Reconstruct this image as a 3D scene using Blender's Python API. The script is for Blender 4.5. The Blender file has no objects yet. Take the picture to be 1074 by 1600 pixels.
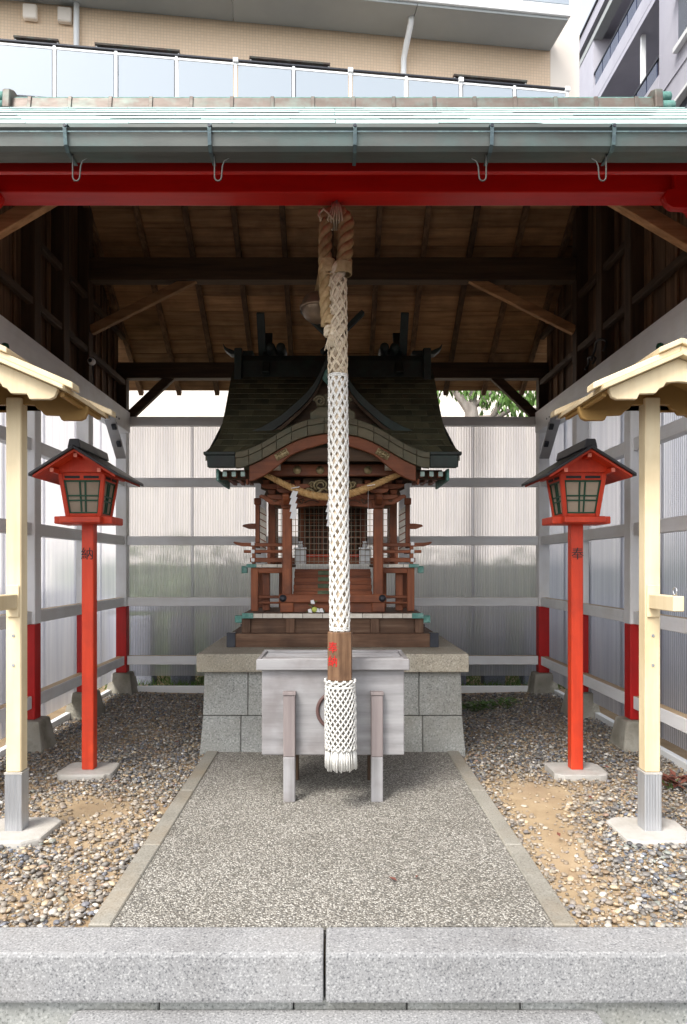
import bpy, bmesh, math, random
import numpy as np
from mathutils import Vector, Matrix
random.seed(7); rng = np.random.default_rng(7)
R = math.radians
S = bpy.context.scene
C = S.collection

# ------------------------------------------------------------------ camera, sky, sun, exposure
CAM_H = 1.08
cam = bpy.data.cameras.new('camera'); cam_o = bpy.data.objects.new('camera', cam); C.objects.link(cam_o)
cam_o.location = (0, 0, CAM_H); cam_o.rotation_euler = (R(90), 0, 0)
cam.sensor_fit = 'AUTO'; cam.sensor_width = 36; cam.lens = 24.75
cam.shift_x = 0.0106; cam.shift_y = 0.0531
cam.clip_start = 0.02; cam.clip_end = 3000
S.camera = cam_o
SUN = Vector((-0.36, -0.50, 0.79)).normalized()
w = bpy.data.worlds.new('World'); S.world = w; w.use_nodes = True
nt = w.node_tree; nt.nodes.clear()
sky = nt.nodes.new('ShaderNodeTexSky'); sky.sky_type = 'NISHITA'; sky.sun_disc = False
sky.sun_elevation = math.asin(SUN.z); sky.sun_rotation = math.atan2(SUN.x, SUN.y)
sky.air_density = 1.0; sky.dust_density = 2.0; sky.ozone_density = 1.0
hs = nt.nodes.new('ShaderNodeHueSaturation'); hs.inputs['Saturation'].default_value = 0.22
bg = nt.nodes.new('ShaderNodeBackground'); bg.inputs['Strength'].default_value = 0.15
wo = nt.nodes.new('ShaderNodeOutputWorld')
nt.links.new(sky.outputs[0], hs.inputs['Color']); nt.links.new(hs.outputs[0], bg.inputs[0]); nt.links.new(bg.outputs[0], wo.inputs[0])
sl = bpy.data.lights.new('sun', 'SUN'); sl.energy = 1.45; sl.angle = R(25); sl.color = (1, 0.95, 0.88)
so = bpy.data.objects.new('sun', sl); C.objects.link(so); so.location = (-5, -8, 12)
so.rotation_euler = SUN.to_track_quat('Z', 'Y').to_euler()
S.view_settings.view_transform = 'Standard'; S.view_settings.look = 'None'
S.view_settings.gamma = 1; S.view_settings.use_curve_mapping = False
S.view_settings.exposure = 1.56
S.render.engine = 'CYCLES'
S.cycles.max_bounces = 10; S.cycles.diffuse_bounces = 5; S.cycles.glossy_bounces = 3
S.cycles.transmission_bounces = 6; S.cycles.transparent_max_bounces = 12
S.cycles.caustics_reflective = False; S.cycles.caustics_refractive = False

# ------------------------------------------------------------------ mesh helpers
class MB:
    def __init__(s): s.v = []; s.f = []
    def add(s, vs, fs):
        k = len(s.v); s.v += [tuple(p) for p in vs]; s.f += [tuple(i + k for i in f) for f in fs]; return s
    def box(s, x0, x1, y0, y1, z0, z1):
        return s.add([(x0,y0,z0),(x1,y0,z0),(x1,y1,z0),(x0,y1,z0),(x0,y0,z1),(x1,y0,z1),(x1,y1,z1),(x0,y1,z1)],
                     [(0,3,2,1),(4,5,6,7),(0,1,5,4),(1,2,6,5),(2,3,7,6),(3,0,4,7)])
    def cbox(s, c, d, M=None):
        a, b, e = d[0]/2, d[1]/2, d[2]/2
        vs = [Vector(q) for q in [(-a,-b,-e),(a,-b,-e),(a,b,-e),(-a,b,-e),(-a,-b,e),(a,-b,e),(a,b,e),(-a,b,e)]]
        if M is not None: vs = [M @ q for q in vs]
        return s.add([q + Vector(c) for q in vs], [(0,3,2,1),(4,5,6,7),(0,1,5,4),(1,2,6,5),(2,3,7,6),(3,0,4,7)])
    def hexa(s, b, t):      # 4 bottom points, 4 top points
        return s.add(list(b) + list(t), [(0,3,2,1),(4,5,6,7),(0,1,5,4),(1,2,6,5),(2,3,7,6),(3,0,4,7)])
    def bar(s, p0, p1, wd, h, up=(0,0,1)):
        p0 = Vector(p0); p1 = Vector(p1); d = (p1-p0).normalized(); up = Vector(up)
        sd = d.cross(up).normalized(); u = sd.cross(d).normalized()
        a = sd*wd/2; b = u*h/2
        return s.hexa([p0-a-b, p0+a-b, p1+a-b, p1-a-b], [p0-a+b, p0+a+b, p1+a+b, p1-a+b])
    def prism(s, poly, a0, a1, ax='y'):   # polygon (u,z) extruded along y or x; for ax z polygon is (x,y)
        n = len(poly)
        def q(p, a): return (p[0], a, p[1]) if ax == 'y' else ((a, p[0], p[1]) if ax == 'x' else (p[0], p[1], a))
        vs = [q(p, a0) for p in poly] + [q(p, a1) for p in poly]
        return s.add(vs, [tuple(range(n)), tuple(range(2*n-1, n-1, -1))] + [(i, n+i, n+(i+1) % n, (i+1) % n) for i in range(n)])
    def tube(s, pts, r, n=8, caps=True, closed=False):
        pts = [Vector(p) for p in pts]; m = len(pts)
        rr = r if isinstance(r, (list, tuple)) else [r]*m
        nrm = None; vs = []
        for i, p in enumerate(pts):
            if closed: t = pts[(i+1) % m] - pts[i-1]
            else: t = pts[min(i+1, m-1)] - pts[max(i-1, 0)]
            t.normalize()
            if nrm is None:
                nrm = t.orthogonal().normalized()
            nrm = (nrm - t*nrm.dot(t)).normalized(); b = t.cross(nrm)
            for k in range(n):
                a = 2*math.pi*k/n; vs.append(p + (nrm*math.cos(a) + b*math.sin(a))*rr[i])
        fs = []
        for i in range(m if closed else m-1):
            j = (i+1) % m
            for k in range(n): fs.append((i*n+k, i*n+(k+1) % n, j*n+(k+1) % n, j*n+k))
        if caps and not closed: fs += [tuple(range(n-1, -1, -1)), tuple(range((m-1)*n, m*n))]
        return s.add(vs, fs)
    def lathe(s, prof, c=(0,0,0), n=20, ax='z'):
        vs = []; fs = []; m = len(prof)
        for r_, z in prof:
            for k in range(n):
                a = 2*math.pi*k/n; x, y = r_*math.cos(a), r_*math.sin(a)
                q = (x, y, z) if ax == 'z' else ((x, z, y) if ax == 'y' else (z, x, y))
                vs.append((q[0]+c[0], q[1]+c[1], q[2]+c[2]))
        for i in range(m-1):
            for k in range(n): fs.append((i*n+k, i*n+(k+1) % n, (i+1)*n+(k+1) % n, (i+1)*n+k))
        fs += [tuple(range(n-1, -1, -1)), tuple(range((m-1)*n, m*n))]
        return s.add(vs, fs)
    def mesh(s, name, off=(0,0,0), bev=0, smooth=False, seg=1):
        me = bpy.data.meshes.new(name)
        o = off
        me.from_pydata([(p[0]-o[0], p[1]-o[1], p[2]-o[2]) for p in s.v], [], s.f)
        bm = bmesh.new(); bm.from_mesh(me)
        bmesh.ops.recalc_face_normals(bm, faces=bm.faces)
        if bev > 0:
            es = [e for e in bm.edges if len(e.link_faces) == 2 and e.calc_face_angle(0) > 0.5]
            bmesh.ops.bevel(bm, geom=es, offset=bev, segments=seg, affect='EDGES', profile=0.6, clamp_overlap=True)
        bm.to_mesh(me); bm.free()
        if smooth:
            for p in me.polygons: p.use_smooth = True
        return me
    def build(s, name, m, parent=None, bev=0, smooth=False, seg=1, label=None):
        off = (0,0,0)
        if parent is not None:
            r_ = parent
            while r_.parent is not None: r_ = r_.parent
            off = r_.location
        me = s.mesh(name, off, bev, smooth, seg)
        me.materials.append(m)
        o = bpy.data.objects.new(name, me); C.objects.link(o)
        if parent is not None: o.parent = parent
        if label: o['label'] = label
        return o
def B(x0, x1, y0, y1, z0, z1): return MB().box(x0, x1, y0, y1, z0, z1)
def thing(name, label, cat, loc=(0,0,0), group=None):
    o = bpy.data.objects.new(name, None); C.objects.link(o); o.location = loc; o.empty_display_size = .1
    return tag(o, label, cat, group)
def tag(o, label=None, cat=None, group=None, kind=None):
    for k, v in (('label', label), ('category', cat), ('group', group), ('kind', kind)):
        if v: o[k] = v
    return o
def place(src, parent, loc, name=None):
    c = src.copy(); C.objects.link(c); c.parent = parent
    c.location = loc; return c
def copy_tree(o, parent=None):
    c = o.copy(); C.objects.link(c); c.parent = parent
    for ch in list(o.children): copy_tree(ch, c)
    return c
def interp(x, xs, ys): return float(np.interp(x, xs, ys))

# ------------------------------------------------------------------ materials
class NT:
    def __init__(s, name):
        s.m = bpy.data.materials.new(name); s.m.use_nodes = True; s.t = s.m.node_tree; s.t.nodes.clear()
        s.out = s.t.nodes.new('ShaderNodeOutputMaterial')
    def n(s, ty, **kw):
        nd = s.t.nodes.new(ty)
        for k, v in kw.items():
            if k in nd.inputs: nd.inputs[k].default_value = v
            else: setattr(nd, k, v)
        return nd
    def l(s, a, b): s.t.links.new(a, b)
def ramp(N, fac, stops, interp_='LINEAR'):
    r_ = N.n('ShaderNodeValToRGB'); cr = r_.color_ramp; cr.interpolation = interp_
    while len(cr.elements) < len(stops): cr.elements.new(.5)
    for e, (p, c) in zip(cr.elements, stops): e.position = p; e.color = (*c, 1)
    N.l(fac, r_.inputs[0]); return r_.outputs[0]
def coords(N, rnd=True, stretch=(1,1,1), rot=(0,0,0)):
    tc = N.n('ShaderNodeTexCoord'); mp = N.n('ShaderNodeMapping'); mp.inputs['Scale'].default_value = stretch
    mp.inputs['Rotation'].default_value = rot
    N.l(tc.outputs['Object'], mp.inputs['Vector'])
    if rnd:
        oi = N.n('ShaderNodeObjectInfo'); ml = N.n('ShaderNodeMath', operation='MULTIPLY'); ml.inputs[1].default_value = 37.0
        N.l(oi.outputs['Random'], ml.inputs[0])
        cx = N.n('ShaderNodeCombineXYZ')
        for i in range(3): N.l(ml.outputs[0], cx.inputs[i])
        N.l(cx.outputs[0], mp.inputs['Location'])
    return mp.outputs[0]
def jitter(N, col, amt):
    oi = N.n('ShaderNodeObjectInfo'); mr = N.n('ShaderNodeMapRange'); mr.inputs['To Min'].default_value = 1-amt; mr.inputs['To Max'].default_value = 1+amt
    N.l(oi.outputs['Random'], mr.inputs['Value'])
    h = N.n('ShaderNodeHueSaturation'); N.l(mr.outputs[0], h.inputs['Value']); N.l(col, h.inputs['Color']); return h.outputs[0]
def mixc(N, fac, a, b, mode='MIX'):
    m = N.n('ShaderNodeMix', data_type='RGBA', blend_type=mode)
    if isinstance(fac, float): m.inputs[0].default_value = fac
    else: N.l(fac, m.inputs[0])
    for i, q in ((6, a), (7, b)):
        if isinstance(q, tuple): m.inputs[i].default_value = (*q, 1)
        else: N.l(q, m.inputs[i])
    return m.outputs[2]
def noise(N, vec, scale, detail=5, rough=.6):
    nn = N.n('ShaderNodeTexNoise'); nn.inputs['Scale'].default_value = scale; nn.inputs['Detail'].default_value = detail; nn.inputs['Roughness'].default_value = rough
    N.l(vec, nn.inputs['Vector']); return nn.outputs[0]
def M(name, stops, scale=5, stretch=(1,1,1), detail=6, rough=.6, metal=0, bump=.1, bscale=None, bdist=.01, dirt=None, rnd=.12, top=None, spec=.4, coat=0):
    N = NT(name); v = coords(N, True, stretch)
    f = noise(N, v, scale, detail, .65)
    if isinstance(stops[0][1], (int, float)): stops = [(.25 + .5*i/(max(1, len(stops)-1)), c) for i, c in enumerate(stops)]
    col = ramp(N, f, stops)
    if dirt:
        dcol, amt, dsc = dirt
        v2 = coords(N, True)
        g = noise(N, v2, dsc, 4, .6)
        g = ramp(N, g, [(.45, (0,0,0)), (.72, (amt,)*3)])
        col = mixc(N, g, col, dcol)
    if top:      # dust that settles on faces turned up
        gm = N.n('ShaderNodeNewGeometry'); sx = N.n('ShaderNodeSeparateXYZ'); N.l(gm.outputs['True Normal'], sx.inputs[0])
        gt = N.n('ShaderNodeMath', operation='GREATER_THAN'); gt.inputs[1].default_value = .8; N.l(sx.outputs[2], gt.inputs[0])
        col = mixc(N, gt.outputs[0], col, top)
    if rnd: col = jitter(N, col, rnd)
    p = N.n('ShaderNodeBsdfPrincipled'); N.l(col, p.inputs['Base Color'])
    p.inputs['Metallic'].default_value = metal; p.inputs['Specular IOR Level'].default_value = spec
    p.inputs['Coat Weight'].default_value = coat
    fr = noise(N, v, (bscale or scale)*.7, 3); mr = N.n('ShaderNodeMapRange'); N.l(fr, mr.inputs['Value'])
    mr.inputs['To Min'].default_value = max(.05, rough-.12); mr.inputs['To Max'].default_value = min(1, rough+.12); N.l(mr.outputs[0], p.inputs['Roughness'])
    if bump:
        h = noise(N, v, bscale or scale*3, 5, .6)
        b = N.n('ShaderNodeBump'); b.inputs['Strength'].default_value = bump; b.inputs['Distance'].default_value = bdist
        N.l(h, b.inputs['Height']); N.l(b.outputs[0], p.inputs['Normal'])
    N.l(p.outputs[0], N.out.inputs[0]); return N.m
def wood(name, cols, ax='x', scale=3, rough=.7, bump=.35, rnd=.2, dirt=None, coat=0):
    st = {'x': (.6, 9, 9), 'y': (9, .6, 9), 'z': (9, 9, .6)}[ax]
    return M(name, cols, scale, st, 8, rough, 0, bump, scale*3, .004, dirt, rnd, coat=coat)
def granite(name, a, b, c, sc=160, dirt=None, bump=.25):
    N = NT(name); v = coords(N)
    f1 = noise(N, v, sc, 2, .5); f2 = noise(N, v, sc*.55, 2, .5); f3 = noise(N, v, 2.2, 5, .6)
    col = ramp(N, f1, [(.30, c), (.43, b), (.56, b), (.68, a)])
    f4 = noise(N, v, sc*1.15, 2, .5); dk = ramp(N, f4, [(.30, (.8,.8,.8)), (.38, (0,0,0))]); col = mixc(N, dk, col, c)
    lg = ramp(N, f3, [(.28, (.68,.67,.65)), (.5, (.95,.95,.94)), (.72, (1.15,1.15,1.16))]); col = mixc(N, 1.0, col, lg, 'MULTIPLY')
    if dirt:
        g = ramp(N, noise(N, v, dirt[2], 5, .65), [(.45, (0,0,0)), (.75, (dirt[1],)*3)]); col = mixc(N, g, col, dirt[0])
    col = jitter(N, col, .07)
    p = N.n('ShaderNodeBsdfPrincipled', Roughness=.75); N.l(col, p.inputs['Base Color'])
    bp = N.n('ShaderNodeBump'); bp.inputs['Strength'].default_value = bump; bp.inputs['Distance'].default_value = .003
    N.l(f2, bp.inputs['Height']); N.l(bp.outputs[0], p.inputs['Normal']); N.l(p.outputs[0], N.out.inputs[0]); return N.m

m = {}
plank_c = [(.17,.08,.033), (.37,.192,.086), (.52,.305,.15)]
for a in 'xyz':
    m['plank_'+a] = wood('ceiling_wood_'+a, plank_c, a, 3, .75, .4, .38, ((.09,.045,.02), .55, 4))
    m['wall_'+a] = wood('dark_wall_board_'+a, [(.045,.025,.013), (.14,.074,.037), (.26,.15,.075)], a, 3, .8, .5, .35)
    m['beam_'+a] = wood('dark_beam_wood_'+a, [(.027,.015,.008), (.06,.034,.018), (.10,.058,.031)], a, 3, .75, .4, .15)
    m['shr_'+a] = wood('shrine_wood_'+a, [(.12,.033,.012), (.22,.064,.023), (.31,.105,.042)], a, 4, .6, .3, .2, ((.05,.02,.012), .6, 6))
    m['old_'+a] = wood('shrine_base_wood_'+a, [(.06,.030,.016), (.115,.060,.034), (.19,.118,.075)], a, 4, .75, .4, .2, ((.04,.02,.012), .6, 5))
    m['white_'+a] = M('white_painted_timber_'+a, [(.74,.74,.75), (.83,.83,.83), (.87,.87,.86)], 2.5, {'x': (.6,6,6), 'y': (6,.6,6), 'z': (6,6,.6)}[a], 5, .55, 0, .12, 9, .003, ((.58,.54,.47), .45, 2.5), .04, top=(.50,.37,.22))
    m['grey_'+a] = wood('silver_grey_weathered_wood_'+a, [(.17,.163,.165), (.28,.272,.275), (.37,.362,.362)], a, 2.2, .6, .25, .06, ((.13,.105,.10), .7, 4))
    m['tube_'+a] = wood('brown_varnished_wood_'+a, [(.08,.040,.020), (.155,.082,.042), (.25,.145,.08)], a, 5, .5, .4, .1, ((.06,.03,.018), .7, 9))
m['mauve_z'] = wood('mauve_brown_weathered_wood', [(.15,.125,.12), (.21,.175,.17), (.27,.23,.22)], 'z', 3, .65, .25, .08)
m['endgrain'] = M('pale_end_grain', [(.45,.40,.33), (.62,.57,.49), (.72,.68,.6)], 20, rough=.8)
m['crimson'] = M('dark_red_paint', [(.42,.008,.005), (.52,.010,.006), (.58,.014,.008)], 4, (.5,4,4), 4, .38, 0, .08, 14, .003, ((.30,.01,.008), .35, 3), .03)
m['postred'] = M('post_red_paint', [(.38,.008,.008), (.48,.011,.010), (.54,.016,.014)], 4, (4,4,.5), 4, .5, 0, .1, 14, .003, ((.25,.02,.015), .4, 4), .04)
m['vermilion'] = M('vermilion_paint', [(.44,.030,.008), (.60,.046,.012), (.68,.075,.022)], 3, (5,5,.5), 7, .5, 0, .25, 9, .003, ((.36,.03,.014), .6, 6), .05)
m['salmon'] = M('pale_red_end_paint', [(.70,.20,.14), (.78,.27,.19)], 15, rough=.6)
m['black'] = M('black_metal_roof', [(.018,.018,.02), (.03,.03,.033)], 9, rough=.42, bump=.08, spec=.5)
m['green'] = M('dark_green_lattice', [(.006,.05,.025), (.010,.07,.035)], 12, rough=.5)
m['paper'] = M('lantern_paper', [(.27,.21,.15), (.33,.265,.195), (.38,.31,.235)], 7, rough=.85, bump=.1)
m['cream'] = M('cream_paint', [(.60,.47,.28), (.71,.58,.37), (.76,.64,.43)], 3, (5,5,.5), 6, .55, 0, .22, 12, .003, ((.46,.35,.20), .55, 3), .06)
m['tan'] = M('ochre_paint', [(.27,.155,.045), (.33,.195,.06)], 4, rough=.6, bump=.08)  # brown stands in for shade on the cream posts' roof parts
m['galv'] = M('galvanised_sleeve', [(.34,.35,.37), (.46,.47,.49), (.55,.56,.58)], 6, (8,8,.5), 5, .42, .75, .1)
m['steel'] = M('grey_steel', [(.30,.30,.31), (.40,.40,.40)], 8, rough=.45, metal=.6)
m['wire'] = M('dull_brass_wire', [(.20,.15,.10), (.32,.26,.19)], 14, rough=.5, metal=.3)
m['ring'] = M('dark_brown_ring', [(.07,.038,.034), (.11,.06,.054)], 14, rough=.6)
m['hookmetal'] = M('dull_hook_metal', [(.05,.05,.045), (.085,.085,.075)], 14, rough=.6, metal=.3)
m['darkmetal'] = M('dark_metal', [(.02,.022,.03), (.05,.052,.06)], 14, rough=.45, metal=.5)
m['concrete'] = M('pale_concrete', [(.34,.325,.295), (.42,.40,.37), (.48,.46,.43)], 12, rough=.85, bump=.25, bscale=80, dirt=((.36,.33,.27), .5, 5))
m['basestone'] = M('mossy_base_stone', [(.22,.20,.16), (.33,.31,.26), (.44,.42,.37)], 18, rough=.9, bump=.6, bscale=60, dirt=((.10,.09,.055), .85, 9))
m['granite'] = granite('light_granite', (.43,.43,.43), (.27,.27,.275), (.105,.107,.115), 165, ((.17,.16,.14), .55, 2.2))
m['granite_dark'] = granite('rough_grey_granite', (.42,.42,.40), (.29,.295,.28), (.13,.135,.13), 110, ((.20,.19,.15), .5, 3), .5)
m['granite_cap'] = granite('yellowish_granite_cap', (.46,.42,.34), (.33,.30,.24), (.16,.14,.11), 110, ((.24,.20,.13), .5, 3), .5)
m['granite_blue'] = granite('blue_grey_granite', (.34,.37,.43), (.23,.25,.31), (.12,.13,.17), 110)
m['edging'] = granite('tan_grey_edging', (.34,.325,.285), (.265,.25,.215), (.16,.145,.12), 170, ((.24,.18,.11), .6, 2.5), .2)
m['verdigris'] = M('verdigris_copper', [(.37,.53,.50), (.49,.64,.61), (.60,.73,.70)], 6, (1,1,1), 6, .6, 0, .15, 30, .003, ((.30,.40,.40), .4, 4), .10)
m['gutter'] = M('weathered_copper_gutter', [(.062,.068,.062), (.095,.102,.094), (.13,.135,.122)], 3, (.6,5,2), 6, .5, .35, .12, 20, .003, ((.08,.15,.14), .45, 6), .05)
m['ridge'] = M('brown_copper_ridge', [(.07,.052,.042), (.105,.08,.066), (.14,.112,.094)], 4, (1,4,4), 6, .5, .3, .12, 20, .003, ((.15,.25,.22), .35, 9), .1)
m['strap'] = M('dark_blue_green_strap', [(.05,.075,.09), (.08,.115,.125), (.12,.19,.18)], 22, rough=.55, metal=.3, bump=.2)
m['patina'] = M('green_patina_fitting', [(.05,.15,.125), (.10,.24,.205), (.26,.38,.34)], 22, rough=.65, metal=.15, bump=.3)
m['shingle'] = M('dark_copper_shingle', [(.038,.036,.020), (.072,.069,.039), (.108,.103,.062)], 7, (1,1,1), 6, .62, .1, .25, 40, .003, ((.018,.024,.016), .6, 5), .3)
m['eavecopper'] = M('olive_copper_fascia', [(.06,.05,.029), (.095,.08,.046), (.13,.11,.066)], 8, (1,1,3), 6, .6, .1, .25, 40, .003, ((.06,.075,.05), .5, 6), .12)
m['eavedark'] = M('black_green_copper', [(.010,.012,.010), (.02,.024,.02), (.03,.042,.035)], 9, rough=.6, bump=.2, dirt=((.02,.06,.048), .35, 8))
m['cord'] = M('white_cotton_cord', [(.58,.56,.51), (.68,.665,.625), (.74,.73,.70)], 40, rough=.95, bump=.4, bscale=200, bdist=.002, spec=.1)
m['oldcord'] = M('aged_cord', [(.48,.385,.26), (.62,.52,.38), (.72,.63,.50)], 40, rough=.95, bump=.5, bscale=180, bdist=.002, spec=.1)
m['core'] = M('cream_rope_core', [(.42,.32,.225), (.52,.42,.31), (.60,.50,.39)], 25, rough=.95, bump=.5, bscale=120, bdist=.003, spec=.1)
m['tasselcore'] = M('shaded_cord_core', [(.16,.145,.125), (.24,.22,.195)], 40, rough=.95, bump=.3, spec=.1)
m['palepatina'] = M('pale_patina_cap', [(.30,.42,.38), (.45,.55,.50)], 22, rough=.65, bump=.2)
m['moss'] = M('mossy_green_fitting', [(.06,.075,.04), (.09,.115,.065), (.13,.16,.10)], 22, rough=.75, bump=.3)
m['brownrope'] = M('brown_rope', [(.24,.155,.07), (.37,.255,.13), (.50,.38,.22)], 30, rough=.95, bump=.6, bscale=160, bdist=.003, spec=.1)
m['binding'] = M('tan_binding_cord', [(.28,.19,.095), (.40,.29,.16), (.50,.38,.23)], 40, rough=.95, bump=.5, bscale=180, bdist=.002, spec=.1)
m['straw'] = M('straw_rope', [(.36,.20,.075), (.50,.31,.135), (.62,.43,.21)], 30, (1,1,1), 6, .9, 0, .6, 150, .003, None, .1, spec=.1)
m['white'] = M('white_paper', [(.80,.80,.80), (.84,.84,.84)], 5, rough=.8, bump=0)
m['porcelain'] = M('white_porcelain', [(.66,.67,.68), (.74,.75,.75)], 4, rough=.25, bump=0)
m['redchar'] = M('red_lettering', [(.42,.010,.010), (.48,.014,.012)], 20, rough=.6, bump=0)
m['blackchar'] = M('black_lettering', [(.015,.012,.012), (.02,.018,.018)], 20, rough=.6, bump=0)
m['brass'] = M('dull_brass', [(.16,.12,.06), (.27,.21,.11), (.36,.29,.17)], 30, rough=.45, metal=.6, bump=.4)
m['bronze'] = M('bell_bronze', [(.10,.07,.045), (.17,.12,.08), (.24,.18,.125)], 8, rough=.4, metal=.6, bump=.15)
m['leaf'] = M('leaf_green', [(.045,.10,.02), (.08,.16,.03), (.13,.22,.05)], 6, rough=.5, bump=0, rnd=.2)
m['yellowgreen'] = M('yellow_green_bud', [(.45,.52,.08), (.58,.62,.16)], 20, rough=.5, bump=0)
m['leafdark'] = M('hedge_leaf', [(.05,.09,.02), (.09,.15,.035), (.14,.21,.06)], 3, rough=.55, bump=0, rnd=.2)
m['leafred'] = M('reddish_weed', [(.12,.04,.03), (.20,.07,.045)], 10, rough=.6, bump=0)
m['bark'] = M('pale_bark', [(.17,.14,.12), (.28,.24,.21), (.38,.34,.31)], 9, (1,1,.4), 6, .85, 0, .6, 30, .01)
m['soil'] = M('sandy_soil', [(.25,.175,.10), (.34,.25,.15), (.43,.33,.21)], 5, rough=.95, bump=.5, bscale=120, bdist=.004, dirt=((.24,.16,.10), .5, 3))
m['asphalt'] = M('asphalt', [(.045,.045,.047), (.065,.065,.066)], 60, rough=.9, bump=.3, bscale=300)
m['lilac'] = M('lilac_grey_render', [(.38,.375,.43), (.42,.415,.47), (.45,.445,.495)], 1.5, (1,1,.4), 6, .85, 0, .15, 60, .004, ((.32,.315,.37), .4, .6), .03)
m['shadewall'] = M('pale_beige_panel', [(.80,.72,.63), (.83,.76,.68)], 1, rough=.8, bump=.05)
m['soffit'] = M('grey_soffit_panel', [(.31,.33,.33), (.34,.36,.36)], 2, rough=.8, bump=.03)
m['offwhite'] = M('off_white_metal', [(.74,.75,.75), (.78,.79,.79)], 3, rough=.5, bump=0)
m['window'] = M('dark_window_glass', [(.03,.035,.05), (.05,.055,.075)], 2, rough=.08, bump=0, spec=.6)
m['navy'] = M('navy_balcony_glass', [(.03,.04,.08), (.05,.06,.11)], 2, rough=.2, bump=0, spec=.6)

def mat_frosted():
    N = NT('frosted_balcony_glass')
    d = N.n('ShaderNodeBsdfTranslucent'); d.inputs[0].default_value = (.42,.50,.58,1)
    e = N.n('ShaderNodeBsdfDiffuse'); e.inputs[0].default_value = (.40,.46,.52,1)
    g = N.n('ShaderNodeBsdfGlossy'); g.inputs['Roughness'].default_value = .25
    a = N.n('ShaderNodeMixShader'); a.inputs[0].default_value = .7; N.l(d.outputs[0], a.inputs[1]); N.l(e.outputs[0], a.inputs[2])
    b = N.n('ShaderNodeMixShader'); b.inputs[0].default_value = .12; N.l(a.outputs[0], b.inputs[1]); N.l(g.outputs[0], b.inputs[2])
    N.l(b.outputs[0], N.out.inputs[0]); return N.m
m['frosted'] = mat_frosted()
def mat_poly():
    N = NT('fluted_polycarbonate')
    tc = N.n('ShaderNodeTexCoord'); sx = N.n('ShaderNodeSeparateXYZ'); N.l(tc.outputs['Object'], sx.inputs[0])
    wv = N.n('ShaderNodeMath', operation='MULTIPLY'); wv.inputs[1].default_value = 2*math.pi/.022; N.l(sx.outputs[0], wv.inputs[0])
    sn = N.n('ShaderNodeMath', operation='SINE'); N.l(wv.outputs[0], sn.inputs[0])
    mr = N.n('ShaderNodeMapRange'); mr.inputs['From Min'].default_value = .2; mr.inputs['From Max'].default_value = 1; mr.inputs['To Min'].default_value = 0; mr.inputs['To Max'].default_value = 1
    N.l(sn.outputs[0], mr.inputs['Value'])
    mfac = N.n('ShaderNodeMapRange'); mfac.inputs['From Min'].default_value = -1; mfac.inputs['To Min'].default_value = .66; mfac.inputs['To Max'].default_value = .40; N.l(sn.outputs[0], mfac.inputs['Value'])
    mp = N.n('ShaderNodeMapping'); mp.inputs['Scale'].default_value = (6, 1, .25); N.l(tc.outputs['Object'], mp.inputs[0])
    st = noise(N, mp.outputs[0], 3, 4, .6)
    stc = ramp(N, st, [(.32, (.70,.71,.78)), (.5, (.84,.845,.90)), (.68, (.94,.945,.975))])
    col = mixc(N, mr.outputs[0], stc, (.70,.71,.73))
    tl = N.n('ShaderNodeBsdfTranslucent'); N.l(col, tl.inputs[0])
    rf = N.n('ShaderNodeBsdfRefraction'); rf.inputs['IOR'].default_value = 1.12; rf.inputs['Roughness'].default_value = .42; N.l(col, rf.inputs[0])
    df = N.n('ShaderNodeBsdfDiffuse'); df.inputs[0].default_value = (.62,.62,.66,1)
    gl = N.n('ShaderNodeBsdfGlossy'); gl.inputs['Roughness'].default_value = .22
    a = N.n('ShaderNodeMixShader'); N.l(mfac.outputs[0], a.inputs[0]); N.l(tl.outputs[0], a.inputs[1]); N.l(rf.outputs[0], a.inputs[2])
    b = N.n('ShaderNodeMixShader'); b.inputs[0].default_value = .10; N.l(a.outputs[0], b.inputs[1]); N.l(df.outputs[0], b.inputs[2])
    c = N.n('ShaderNodeMixShader'); c.inputs[0].default_value = .06; N.l(b.outputs[0], c.inputs[1]); N.l(gl.outputs[0], c.inputs[2])
    N.l(c.outputs[0], N.out.inputs[0]); return N.m
m['poly'] = mat_poly()
def mat_tile():
    N = NT('cream_mosaic_tile'); tc = N.n('ShaderNodeTexCoord')
    mp = N.n('ShaderNodeMapping'); mp.inputs['Rotation'].default_value = (R(90), 0, 0); N.l(tc.outputs['Object'], mp.inputs[0])
    b = N.n('ShaderNodeTexBrick'); b.offset = 0; b.inputs['Scale'].default_value = 1; b.inputs['Brick Width'].default_value = .06; b.inputs['Row Height'].default_value = .06
    b.inputs['Mortar Size'].default_value = .006; b.inputs['Color1'].default_value = (.72,.54,.37,1); b.inputs['Color2'].default_value = (.76,.58,.41,1); b.inputs['Mortar'].default_value = (.62,.47,.33,1)
    N.l(mp.outputs[0], b.inputs[0])
    p = N.n('ShaderNodeBsdfPrincipled', Roughness=.5); N.l(b.outputs[0], p.inputs['Base Color'])
    bp = N.n('ShaderNodeBump'); bp.inputs['Strength'].default_value = .3; bp.inputs['Distance'].default_value = .004; bp.invert = True; N.l(b.outputs['Fac'], bp.inputs['Height']); N.l(bp.outputs[0], p.inputs['Normal'])
    N.l(p.outputs[0], N.out.inputs[0]); return N.m
m['tile'] = mat_tile()
def mat_pebble():
    N = NT('mixed_pebbles'); at = N.n('ShaderNodeAttribute'); at.attribute_name = 'pc'
    v = coords(N, False); f = noise(N, v, 260, 3)
    col = mixc(N, 1.0, at.outputs['Color'], ramp(N, f, [(.3, (.75,.75,.75)), (.7, (1.15,1.15,1.15))]), 'MULTIPLY')
    p = N.n('ShaderNodeBsdfPrincipled', Roughness=.55); N.l(col, p.inputs['Base Color']); N.l(p.outputs[0], N.out.inputs[0]); return N.m
m['pebble'] = mat_pebble()
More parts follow.
